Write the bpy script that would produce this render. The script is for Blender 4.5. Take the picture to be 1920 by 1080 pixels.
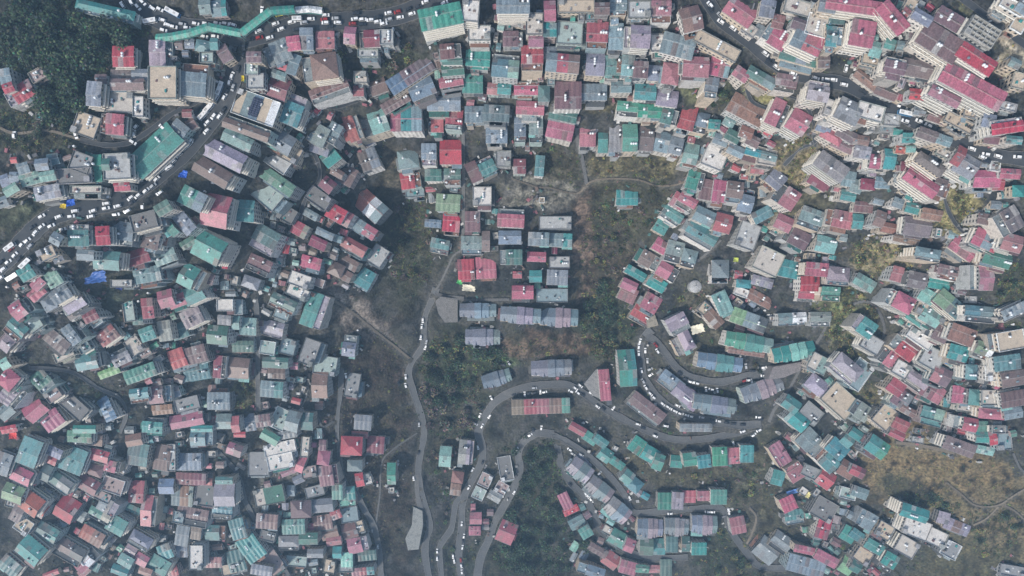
import bpy, math, random
import numpy as np
from mathutils import Vector, Matrix
for o in list(bpy.data.objects): bpy.data.objects.remove(o)
random.seed(7); rng=np.random.default_rng(7)
SC=bpy.context.scene; COL=SC.collection
# ---------------------------------------------------------------- camera, sky, sun, exposure
CZ=700.0; F=1280.0                       # camera height, focal length in photo pixels
cd=bpy.data.cameras.new('camera'); cam=bpy.data.objects.new('camera',cd); COL.objects.link(cam)
cd.sensor_width=36; cd.lens=36*F/1920; cd.clip_start=1; cd.clip_end=20000
cam.location=(0,0,CZ); cam.rotation_euler=(0,0,0); SC.camera=cam
SUN=Vector((-0.50,-0.52,0.0)).normalized()*math.cos(math.radians(40)); SUN.z=math.sin(math.radians(40))
W=bpy.data.worlds.new('World'); SC.world=W; W.use_nodes=True
nt=W.node_tree; bg=nt.nodes['Background']; sk=nt.nodes.new('ShaderNodeTexSky'); sk.sky_type='NISHITA'
sk.sun_disc=False; sk.sun_elevation=math.radians(40); sk.sun_rotation=math.atan2(SUN.x,SUN.y)%(2*math.pi)
sk.air_density=1.2; sk.dust_density=3
nt.links.new(sk.outputs[0],bg.inputs[0]); bg.inputs[1].default_value=0.12
ld=bpy.data.lights.new('sun','SUN'); ld.energy=3.0; ld.angle=math.radians(2.5); ld.color=(1,.95,.88)
so=bpy.data.objects.new('sun',ld); COL.objects.link(so); so.rotation_euler=SUN.to_track_quat('Z','Y').to_euler(); so.location=(0,0,900)
SC.view_settings.view_transform='Standard'; SC.view_settings.look='None'; SC.view_settings.gamma=1
SC.view_settings.exposure=0.3
SC.render.resolution_x=1024; SC.render.resolution_y=576
SC.cycles.volume_bounces=1; SC.cycles.max_bounces=6
# ---------------------------------------------------------------- helpers
def lin(c): return tuple(((x/255+.055)/1.055)**2.4 if x>10 else x/255/12.92 for x in c)
def tag(o,label=None,cat=None,group=None,kind=None):
    if label:o['label']=label
    if cat:o['category']=cat
    if group:o['group']=group
    if kind:o['kind']=kind
    return o
def link(name,me,parent=None,loc=None,rz=None):
    o=bpy.data.objects.new(name,me); COL.objects.link(o)
    if parent:o.parent=parent
    if loc is not None:o.location=loc
    if rz is not None:o.rotation_euler=(0,0,rz)
    return o
class MB:
    def __init__(s): s.v=[];s.f=[];s.c=[];s.m=[]
    def face(s,pts,c=(.5,.5,.5),m=0):
        n=len(s.v); s.v+=[tuple(p) for p in pts]; s.f.append(tuple(range(n,n+len(pts)))); s.c.append(c); s.m.append(m)
    def box(s,x0,x1,y0,y1,z0,z1,c=(.5,.5,.5),m=0,bottom=False,top=None):
        P=[(x0,y0,z0),(x1,y0,z0),(x1,y1,z0),(x0,y1,z0),(x0,y0,z1),(x1,y0,z1),(x1,y1,z1),(x0,y1,z1)]
        for q in((0,1,5,4),(1,2,6,5),(2,3,7,6),(3,0,4,7)): s.face([P[i] for i in q],c,m)
        s.face([P[i] for i in(4,5,6,7)],top or c,m)
        if bottom: s.face([P[i] for i in(3,2,1,0)],c,m)
    def cyl(s,x,y,z0,z1,r,c,m=0,n=8,r1=None):
        r1=r if r1 is None else r1
        a=[(math.cos(2*math.pi*i/n),math.sin(2*math.pi*i/n)) for i in range(n)]
        for i in range(n):
            j=(i+1)%n
            s.face([(x+r*a[i][0],y+r*a[i][1],z0),(x+r*a[j][0],y+r*a[j][1],z0),(x+r1*a[j][0],y+r1*a[j][1],z1),(x+r1*a[i][0],y+r1*a[i][1],z1)],c,m)
        s.face([(x+r1*q[0],y+r1*q[1],z1) for q in a],c,m)
    def mesh(s,name,mats):
        me=bpy.data.meshes.new(name); me.from_pydata(s.v,[],s.f)
        at=me.attributes.new('Col','FLOAT_COLOR','FACE')
        at.data.foreach_set('color',np.array([(c[0],c[1],c[2],1) for c in s.c],'f').ravel())
        for m in mats: me.materials.append(m)
        if len(mats)>1: me.polygons.foreach_set('material_index',np.array(s.m,'i'))
        me.update(); return me
def jit(c,a): k=1+random.uniform(-a,a); return tuple(min(.9,x*k) for x in c)
def mixc(a,b,t): return tuple(x*(1-t)+y*t for x,y in zip(a,b))
# ---------------------------------------------------------------- materials (colour attribute x procedural wear)
def mat(name,rough=.7,wear=.35,wcol=(.18,.15,.13),s1=.25,s2=2.5,bump=0,attr=True,col=None,metal=0,var=.35,stripe=0):
    m=bpy.data.materials.new(name); m.use_nodes=True; t=m.node_tree; N=t.nodes; L=t.links
    b=N['Principled BSDF']; b.inputs['Roughness'].default_value=rough; b.inputs['Metallic'].default_value=metal
    if attr:
        a=N.new('ShaderNodeAttribute'); a.attribute_name='Col'; src=a.outputs['Color']
    else:
        a=N.new('ShaderNodeRGB'); a.outputs[0].default_value=(*col,1); src=a.outputs[0]
    g=N.new('ShaderNodeNewGeometry')
    n1=N.new('ShaderNodeTexNoise'); n1.inputs['Scale'].default_value=s1; n1.inputs['Detail'].default_value=6; n1.inputs['Roughness'].default_value=.65
    n2=N.new('ShaderNodeTexNoise'); n2.inputs['Scale'].default_value=s2; n2.inputs['Detail'].default_value=4
    L.new(g.outputs['Position'],n1.inputs['Vector']); L.new(g.outputs['Position'],n2.inputs['Vector'])
    r=N.new('ShaderNodeMapRange'); r.inputs[1].default_value=.5; r.inputs[2].default_value=.75; r.inputs[3].default_value=0; r.inputs[4].default_value=wear
    L.new(n1.outputs[0],r.inputs[0])
    mx=N.new('ShaderNodeMix'); mx.data_type='RGBA'; L.new(r.outputs[0],mx.inputs[0]); L.new(src,mx.inputs[6]); mx.inputs[7].default_value=(*wcol,1)
    r2=N.new('ShaderNodeMapRange'); r2.inputs[1].default_value=.3; r2.inputs[2].default_value=.7; r2.inputs[3].default_value=1-var; r2.inputs[4].default_value=1+var
    L.new(n2.outputs[0],r2.inputs[0])
    mu=N.new('ShaderNodeVectorMath'); mu.operation='SCALE'; L.new(mx.outputs[2],mu.inputs[0]); L.new(r2.outputs[0],mu.inputs['Scale'])
    L.new(mu.outputs[0],b.inputs['Base Color'])
    if bump:
        bp=N.new('ShaderNodeBump'); bp.inputs['Strength'].default_value=.8; bp.inputs['Distance'].default_value=bump; L.new(n2.outputs[0],bp.inputs['Height']); L.new(bp.outputs[0],b.inputs['Normal'])
    return m
M_roof=mat('painted_sheet_metal',.5,.55,(.15,.13,.12),.22,1.3,var=.34)
M_conc=mat('weathered_concrete',.9,.75,(.07,.075,.07),.3,1.8,var=.4)
M_wall=mat('painted_plaster',.85,.5,(.12,.11,.10),.35,2.0,var=.25)
M_ground=mat('hillside_soil',1,.75,(.035,.04,.028),.09,.55,bump=1.2,var=.6)
M_asph=mat('asphalt',.9,.5,(.12,.12,.12),.1,1.5,attr=False,col=(.045,.05,.057),var=.2)
M_asph2=mat('dusty_asphalt',.9,.6,(.16,.16,.155),.08,1.2,attr=False,col=(.095,.10,.105),var=.25)
M_lane=mat('worn_concrete_lane',.95,.5,(.1,.1,.09),.15,1.5,attr=False,col=(.12,.12,.12),var=.3)
M_leaf=mat('foliage',.9,.3,(.05,.045,.03),.2,3,var=.5)
M_bark=mat('bark',.95,.3,(.05,.04,.03),2,8,attr=False,col=(.07,.055,.045))
M_glass=mat('dark_glass',.15,0,attr=False,col=(.02,.025,.03),var=.05)
M_paint=mat('car_paint',.3,.05,attr=True,var=.03)
M_plain=mat('painted_metal',.5,.1,attr=True,var=.08)
# ---------------------------------------------------------------- terrain as metres below the camera, by thin-plate spline
CP=[(0,0,400),(0,300,402),(0,500,412),(0,800,490),(0,1080,545),(230,380,410),(430,130,402),(300,20,398),(600,45,402),(830,0,402),
(300,600,480),(300,800,530),(300,1080,580),(600,1080,615),(600,800,565),(500,400,458),(600,250,436),(700,450,505),(760,400,520),
(850,200,445),(850,400,495),(950,300,468),(1000,600,540),(1100,200,438),(1000,50,408),(1130,450,525),(1130,620,565),
(800,560,552),(790,700,583),(790,900,615),(850,1080,640),(1000,950,622),(1200,650,545),(1350,700,532),(1400,800,548),(1300,830,558),
(1250,950,585),(1400,1060,600),(1300,1080,612),(1320,0,398),(1500,130,400),(1700,215,396),(1920,298,394),(1850,20,372),(1600,0,384),
(1400,300,448),(1500,500,488),(1300,450,498),(1600,650,498),(1700,400,438),(1900,500,428),(1900,800,476),(1700,850,508),(1600,1080,572),(1900,1080,535),
(-400,300,400),(-400,900,520),(2400,300,390),(2400,800,470),(960,-400,370),(960,1600,660),(0,1600,590),(1900,1600,600),(0,-400,380),(1920,-400,350),(-1500,500,450),(3400,500,430)]
cp=np.array(CP,float)/[1000,1000,1]
def phi(r2): return r2*np.log(r2+1e-9)
def _solve():
    n=len(cp); A=np.zeros((n+3,n+3)); d=((cp[:,None,:2]-cp[None,:,:2])**2).sum(2); A[:n,:n]=phi(d)+np.eye(n)*.0005
    A[:n,n]=1; A[:n,n+1:]=cp[:,:2]; A[n:,:n]=A[:n,n:].T
    return np.linalg.solve(A,np.r_[cp[:,2],0,0,0])
WT=_solve()
def tps(u,v):
    u=np.asarray(u,float)/1000; v=np.asarray(v,float)/1000; s=WT[-3]+WT[-2]*u+WT[-1]*v
    for (a,b,_),w in zip(cp,WT): s=s+w*phi((u-a)**2+(v-b)**2)
    return np.clip(s,340,720)
def P3(u,v,D): return Vector(((u-960)/F*D,-(v-540)/F*D,CZ-D))
# roads: points, width in photo px, kind, plain name
ROADS=[
([(-60,565),(-20,520),(20,478),(55,440),(90,410),(130,394),(180,384),(230,372),(270,347),(310,314),(345,285),(375,250),(405,212),(425,175),(440,135),(450,95),(452,68)],34,'a','main_road'),
([(452,75),(500,62),(560,46),(620,40),(680,38),(740,30),(790,12),(840,-12)],34,'a','upper_main_road'),
([(455,72),(400,56),(340,48),(290,34),(255,8),(240,-20)],32,'a','upper_main_road'),
([(1315,-20),(1350,35),(1390,65),(1430,100),(1480,133),(1540,149),(1590,160),(1640,187),(1690,217),(1740,240),(1790,264),(1840,284),(1890,295),(1960,300)],25,'a','hill_road'),
([(1780,-20),(1850,30),(1900,68),(1960,110)],13,'a','ridge_road'),
([(818,540),(810,562),(798,590),(795,620),(792,650),(775,675),(766,700),(775,735),(787,770),(795,800),(793,830),(785,870),(786,910),(797,950),(806,985),(800,1010),(797,1040),(808,1100)],10,'a','ravine_road'),
([(781,890),(783,930),(790,960),(787,985),(776,1012)],9,'c','side_road'),
([(870,1110),(860,1045),(864,1010),(866,980),(867,945),(875,920),(888,895),(902,868),(905,840),(897,812),(905,790),(925,757),(960,735),(1000,724),(1060,721),(1090,735),(1120,758),(1160,782),(1210,806),(1250,821),(1290,825),(1340,820),(1390,808),(1427,795)],12,'a','colony_road'),
([(872,930),(856,940),(850,972),(846,992),(830,1015),(824,1035),(830,1100)],9,'a','colony_side_road'),
([(892,1110),(900,1050),(915,1015),(930,975),(950,940),(965,910),(975,880),(972,850),(985,825),(1010,812),(1038,815)],12,'a','lower_colony_road'),
([(1040,815),(1046,840),(1052,870),(1070,905),(1095,930),(1112,960),(1125,990),(1148,1015),(1180,1035),(1220,1046),(1290,1045)],11,'a','lower_colony_road'),
([(1035,815),(1060,826),(1090,845),(1120,870),(1150,900),(1172,930),(1182,955),(1200,962),(1260,957),(1340,952),(1358,960),(1366,985),(1380,1010),(1402,1038),(1425,1062),(1475,1066)],10,'a','terrace_road'),
([(1222,618),(1203,640),(1202,680),(1212,718),(1240,753),(1280,775),(1330,789),(1380,797),(1427,795)],13,'a','hairpin_road'),
([(1212,630),(1230,640),(1246,660),(1270,690),(1300,708),(1350,716),(1400,705),(1440,700),(1500,688)],12,'a','hairpin_road'),
([(868,225),(869,300),(869,370),(868,440),(864,470)],6,'c','stepped_lane'),
([(1082,240),(1083,270),(1092,300),(1100,345)],7,'c','footpath'),
([(864,470),(850,480),(838,505),(826,530),(816,545)],4,'c','footpath'),
([(1100,345),(1085,362),(1060,360),(1030,352),(1005,350),(960,335)],3,'e','dirt_track'),
([(1100,345),(1120,337),(1160,335),(1200,338),(1230,348),(1270,346),(1300,330)],3,'e','dirt_track'),
([(1282,505),(1310,488),(1340,462),(1352,450)],4,'c','footpath'),
([(1442,792),(1452,768),(1475,738),(1496,700),(1520,660),(1545,620),(1553,590)],5,'c','footpath'),
([(55,690),(100,692),(140,700),(185,728),(222,745),(235,765),(235,785),(224,812)],6,'a','footpath'),
([(480,560),(484,640),(483,700),(484,770)],6,'a','stepped_lane'),
([(640,690),(638,740),(632,800),(640,880),(655,920)],6,'a','stepped_lane'),
([(704,985),(712,930),(716,868),(738,842),(782,812)],3,'c','footpath'),
([(400,835),(418,858),(440,880),(452,905),(458,935),(470,960),(500,1010),(540,1080)],7,'a','stepped_lane'),
([(660,905),(680,950),(700,985),(712,1040),(715,1110)],9,'a','side_road'),
([(150,262),(200,272),(245,266),(290,238),(325,212),(370,190),(402,165)],8,'a','side_road'),
([(620,560),(660,585),(700,618),(735,645),(768,672)],4,'e','dirt_track'),
([(1680,830),(1715,834),(1760,842),(1790,852)],6,'e','dirt_track'),
([(1945,1000),(1905,960),(1875,945)],3,'e','dirt_track'),
([(1945,900),(1915,880),(1900,850)],4,'c','footpath'),
([(1775,905),(1800,925),(1830,948),(1870,948),(1900,930),(1925,915)],3,'e','dirt_track'),
([(1825,985),(1850,972),(1872,950)],3,'e','dirt_track'),
([(1600,570),(1625,565),(1645,580),(1658,612),(1655,640)],5,'c','footpath'),
([(1400,165),(1410,190),(1440,205),(1490,225),(1520,240),(1530,275)],6,'a','stepped_lane'),
([(1478,180),(1510,195),(1525,230),(1532,262),(1500,280),(1470,310)],5,'a','footpath'),
([(1770,370),(1780,400),(1800,430),(1830,455)],5,'a','footpath'),
([(0,240),(30,250),(90,245),(150,262)],5,'e','dirt_track'),
([(480,790),(520,775),(560,765),(575,740),(580,700)],4,'c','footpath'),
([(560,765),(590,775),(605,800),(625,790)],4,'c','footpath'),
([(1405,952),(1418,970),(1410,1000),(1400,1020)],4,'e','dirt_track'),
([(870,560),(830,555),(815,550)],7,'c','side_road'),
([(870,563),(920,562),(955,562)],5,'c','footpath'),
([(10,700),(60,705),(120,735),(150,780)],6,'a','stepped_lane'),
([(290,690),(360,670),(410,640),(400,600)],6,'a','stepped_lane'),
([(560,180),(620,200),(680,185),(740,160),(810,130)],6,'a','stepped_lane'),
([(500,340),(540,310),(580,280),(600,330),(570,380),(560,430)],6,'a','stepped_lane'),
]
def resample(pts,step):
    p=np.array(pts,float); q=[p[0]]
    n=len(p)                                    # Catmull-Rom
    for i in range(n-1):
        a,b,c,d=p[max(i-1,0)],p[i],p[i+1],p[min(i+2,n-1)]
        k=max(2,int(np.hypot(*(c-b))/step))
        for j in range(1,k+1):
            t=j/k; q.append(.5*((2*b)+(c-a)*t+(2*a-5*b+4*c-d)*t*t+(3*b-a-3*c+d)*t**3))
    return np.array(q)
RP=[]
for pts,w,k,nm in ROADS:
    q=resample(pts,5); D=tps(q[:,0],q[:,1])
    for _ in range(6): D[1:-1]=(D[:-2]+D[1:-1]*2+D[2:])/4
    RP.append((q,D,w,k,nm))
# terrain grid
ax=lambda a,b,m:np.r_[np.arange(a-3200,a,90),np.arange(a,b,4),np.arange(b,b+3200,90)]
GU=ax(-80,2000,0); GV=ax(-80,1160,0); UU,VV=np.meshgrid(GU,GV)
GD=tps(UU,VV)
def fbm(u,v,s,o=4,seed=1):
    r=np.random.default_rng(seed); out=0*u; a=1.
    for k in range(o):
        T=r.random((64,64)); x=u/s; y=v/s; xi=np.floor(x).astype(int); yi=np.floor(y).astype(int); fx=x-xi; fy=y-yi
        fx=fx*fx*(3-2*fx); fy=fy*fy*(3-2*fy); g=lambda i,j:T[(yi+j)%64,(xi+i)%64]
        out=out+a*((g(0,0)*(1-fx)+g(1,0)*fx)*(1-fy)+(g(0,1)*(1-fx)+g(1,1)*fx)*fy-.5); s/=2.1; a*=.5
    return out
GD=GD+fbm(UU,VV,70,4,3)*6+fbm(UU,VV,16,3,5)*2.6
road_d=np.full(UU.shape,999.)
for q,D,w,k,nm in RP:
    m=(UU>q[:,0].min()-60)&(UU<q[:,0].max()+60)&(VV>q[:,1].min()-60)&(VV<q[:,1].max()+60)
    idx=np.argwhere(m)
    if not len(idx): continue
    pu=UU[m];pv=VV[m]; best=np.full(len(pu),1e9); bD=np.zeros(len(pu))
    for (a,b),d in zip(q,D):
        r=np.hypot(pu-a,pv-b); s=r<best; best[s]=r[s]; bD[s]=d
    hw=w/2+2; t=np.clip(1-(best-hw)/(6+w*.3),0,1); t=t*t*(3-2*t)
    GD[m]=GD[m]*(1-t)+bD*t; road_d[m]=np.minimum(road_d[m],best-w/2)
def gD(u,v):
    i=np.clip(np.searchsorted(GU,u)-1,0,len(GU)-2); j=np.clip(np.searchsorted(GV,v)-1,0,len(GV)-2)
    fx=(u-GU[i])/(GU[i+1]-GU[i]); fy=(v-GV[j])/(GV[j+1]-GV[j])
    return float((GD[j,i]*(1-fx)+GD[j,i+1]*fx)*(1-fy)+(GD[j+1,i]*(1-fx)+GD[j+1,i+1]*fx)*fy)
def rdist(u,v):
    i=min(max(int(np.searchsorted(GU,u))-1,0),len(GU)-1); j=min(max(int(np.searchsorted(GV,v))-1,0),len(GV)-1); return road_d[j,i]
def ground_world(x,y):
    D=450.
    for _ in range(12): D=.4*D+.6*gD(x/D*F+960,-y/D*F+540)
    return CZ-D
# ground colour (soil, grass, scree, packed earth, painted shade of the town gaps)
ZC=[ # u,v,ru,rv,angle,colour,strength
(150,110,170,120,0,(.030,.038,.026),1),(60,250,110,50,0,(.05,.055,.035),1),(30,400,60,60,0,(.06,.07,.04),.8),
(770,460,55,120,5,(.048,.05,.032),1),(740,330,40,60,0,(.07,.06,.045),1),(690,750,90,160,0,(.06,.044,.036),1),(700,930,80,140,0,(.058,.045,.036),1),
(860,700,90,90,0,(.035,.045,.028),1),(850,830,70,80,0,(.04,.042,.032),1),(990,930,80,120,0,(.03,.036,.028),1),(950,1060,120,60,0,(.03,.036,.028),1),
(1130,500,80,170,0,(.062,.05,.036),1),(1140,620,80,70,0,(.04,.05,.032),1),(1090,470,22,110,0,(.12,.085,.065),.9),(1020,650,110,30,0,(.10,.07,.05),1),
(1190,310,110,35,0,(.09,.08,.045),1),(1200,400,80,70,0,(.055,.055,.035),1),(1040,310,60,45,0,(.06,.055,.038),1),
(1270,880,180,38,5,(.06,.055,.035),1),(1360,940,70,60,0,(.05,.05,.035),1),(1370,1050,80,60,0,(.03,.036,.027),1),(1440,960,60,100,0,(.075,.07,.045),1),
(1430,870,60,60,0,(.06,.06,.04),1),(1760,900,190,90,15,(.165,.122,.066),1),(1850,1000,120,90,20,(.14,.108,.06),1),(1700,930,60,30,30,(.045,.05,.035),.8),(1800,1060,120,50,0,(.1,.09,.05),1),
(1790,395,45,50,0,(.17,.15,.07),1),(1660,490,70,50,0,(.14,.12,.07),1),(1500,300,50,50,0,(.17,.14,.08),1),(1430,170,50,30,30,(.15,.14,.06),1),(1330,165,50,40,0,(.08,.085,.045),1),
(1580,590,60,60,0,(.10,.11,.05),1),(1600,640,60,40,0,(.13,.12,.07),.8),(1500,390,70,40,0,(.11,.1,.06),.9),(1640,620,40,60,0,(.1,.09,.06),.8),(1640,760,45,45,0,(.13,.11,.06),.9),
(1320,600,50,90,0,(.07,.065,.045),.9),(1420,640,160,15,0,(.08,.08,.05),.6),(1300,690,60,60,20,(.08,.075,.055),.6),(1130,190,45,22,0,(.09,.08,.045),1),
(690,60,60,0.1,0,(.1,.1,.1),0),(670,595,70,32,30,(.13,.11,.095),1),(645,565,35,16,25,(.17,.15,.13),.9),(735,640,40,12,42,(.15,.13,.115),.8),(620,540,25,30,0,(.15,.13,.115),.7),
(1000,362,75,38,0,(.16,.15,.125),1),(960,420,30,20,0,(.1,.09,.07),1),(1030,435,50,15,0,(.09,.075,.055),1),(900,680,80,15,0,(.05,.07,.035),1),
(450,740,30,35,0,(.12,.11,.06),1),(520,850,60,60,0,(.13,.12,.10),.8),(740,130,80,35,-20,(.045,.05,.035),1),(560,860,20,20,0,(.1,.1,.08),.6),(1870,60,60,18,38,(.42,.37,.28),1),(1820,20,40,12,38,(.14,.14,.07),.9),(1900,120,40,25,0,(.3,.27,.2),.8),
(240,560,60,70,30,(.045,.055,.04),1),(160,740,50,40,30,(.05,.06,.045),1),(1900,570,30,60,0,(.05,.055,.035),.9),(1870,320,30,20,0,(.1,.1,.05),.7),(590,620,30,60,0,(.09,.08,.065),.6),(1340,1000,60,40,0,(.04,.045,.03),.8)]
n1=fbm(UU,VV,40,5,11)*1.3; n2=fbm(UU,VV,14,4,12)*1.5; n3=fbm(UU,VV,7,3,15)*1.6
gc=np.zeros(UU.shape+(3,)); gc[:]=(.036,.040,.042)  # base tone kept dark to stand in for shade between houses
gc*=(1+n1[...,None]*1.0)
gc=gc*(1-np.clip(n2*2,0,.6)[...,None])+np.array((.105,.10,.095))*np.clip(n2*2,0,.6)[...,None]
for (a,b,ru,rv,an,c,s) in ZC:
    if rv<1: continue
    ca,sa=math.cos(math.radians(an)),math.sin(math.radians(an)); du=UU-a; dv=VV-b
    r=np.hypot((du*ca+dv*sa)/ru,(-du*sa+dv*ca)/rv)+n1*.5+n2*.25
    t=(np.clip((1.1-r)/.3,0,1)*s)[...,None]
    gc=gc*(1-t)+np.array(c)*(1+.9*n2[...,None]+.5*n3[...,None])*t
vg=np.clip(1-np.clip(road_d,0,99)/7-.5*n2-.3*n1,0,1)[...,None]*.7; gc=gc*(1-vg)+np.array((.12,.115,.10))*vg
sc_=np.clip((gc.sum(-1,keepdims=True)<.24)*(n1[...,None]*3+n3[...,None]),0,1)*(road_d>6)[...,None]; gc=gc*(1-sc_*.55)+np.array((.085,.078,.05))*sc_*.55
mg=np.clip((n2+.6*n3)*3,0,1)[...,None]*(np.hypot(UU-1760,VV-920)<330)[...,None]*.5; gc=gc*(1-mg)+np.array((.03,.036,.02))*mg
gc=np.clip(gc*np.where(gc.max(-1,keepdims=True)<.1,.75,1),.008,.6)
pts=np.stack([(UU-960)/F*GD,-(VV-540)/F*GD,CZ-GD],-1).reshape(-1,3)
nv,nu=UU.shape
ii=(np.arange(nv-1)[:,None]*nu+np.arange(nu-1)[None,:]).ravel()
quads=np.stack([ii+nu,ii+nu+1,ii+1,ii],1)
me=bpy.data.meshes.new('hillside'); me.vertices.add(len(pts)); me.vertices.foreach_set('co',pts.astype('f').ravel())
me.loops.add(quads.size); me.loops.foreach_set('vertex_index',quads.astype('i').ravel())
me.polygons.add(len(quads)); me.polygons.foreach_set('loop_start',np.arange(0,quads.size,4,dtype='i')); 
me.update(calc_edges=True)
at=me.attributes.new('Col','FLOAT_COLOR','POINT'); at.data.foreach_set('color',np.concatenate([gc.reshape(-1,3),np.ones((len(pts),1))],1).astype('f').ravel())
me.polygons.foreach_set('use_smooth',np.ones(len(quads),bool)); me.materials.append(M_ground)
tag(link('hillside_ground',me),kind='structure')
# road strips with low concrete edges
M_earth=mat('packed_earth',1,.4,(.09,.08,.06),.2,1.5,attr=False,col=(.17,.145,.115),var=.3)
EDGE=mat('kerb_concrete',.9,.4,(.1,.1,.1),.3,2,attr=False,col=(.16,.16,.16))
for ri,(q,D,w,k,nm) in enumerate(RP):
    tn=np.gradient(q,axis=0); tn/=np.hypot(tn[:,0],tn[:,1])[:,None]+1e-9; nr=np.stack([-tn[:,1],tn[:,0]],1)
    wig=fbm(q[:,0],q[:,1],22,3,ri)*(w*.15 if k!='a' else 2.2)
    lift=.5+.012*ri
    for side in (0,1,2):
        if side and k!='a': continue
        V=[];Fc=[]
        for (p,d,n,g) in zip(q,D,nr,wig):
            hw=w/2+g
            if side==0:
                for s in(-1,0,1): V.append(P3(*(p+n*hw*s),d-lift))
            else:
                s=1 if side==1 else -1; e=.9
                for off,up in((0,-2),(0,.35),(e,.35),(e,-2)): V.append(P3(*(p+n*s*(hw+off-.1)),d-lift-up))
        c=3 if side==0 else 4
        for i in range(len(q)-1):
            for j in range(c-1): Fc.append((i*c+j,(i+1)*c+j,(i+1)*c+j+1,i*c+j+1))
        me=bpy.data.meshes.new(nm); me.from_pydata(V,[],Fc); me.materials.append(EDGE if side else ({'a':M_asph,'c':M_lane,'e':M_earth}[k] if not(k=='a' and w<20 and q[:,1].mean()>480) else M_asph2))
        me.update()
        if side==0 and me.polygons[0].normal.z<0: me.flip_normals()
        tag(link(nm if not side else 'kerb',me),kind='structure')
# ---------------------------------------------------------------- buildings
PAL={'t':(54,134,134),'g':(54,138,120),'d':(58,106,100),'a':(125,168,162),'v':(112,150,112),'r':(168,60,76),'p':(170,94,112),'q':(118,52,70),
'm':(110,86,88),'n':(130,98,86),'o':(168,84,70),'s':(116,134,144),'l':(150,144,154),'c':(128,136,138),'k':(84,88,92),'w':(208,212,216),'b':(96,130,160),'y':(160,156,146),'e':(66,94,98)}
PAL={k:lin(v) for k,v in PAL.items()}
CNAME={'t':'teal','g':'green','d':'dark green','a':'pale aqua','v':'olive green','r':'crimson','p':'pink','q':'maroon','m':'mauve brown','n':'rusty brown','o':'orange red','s':'steel grey','l':'pale lilac','c':'bare grey','k':'charcoal','w':'white','b':'blue','y':'beige','e':'slate green'}
FLAT=set('ckewy')
WALLC=[lin(c) for c in[(186,180,172),(170,172,172),(158,142,140),(132,150,156),(184,170,152),(140,142,144),(156,172,168),(205,202,198),(118,118,118)]]
HS=[]
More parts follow.
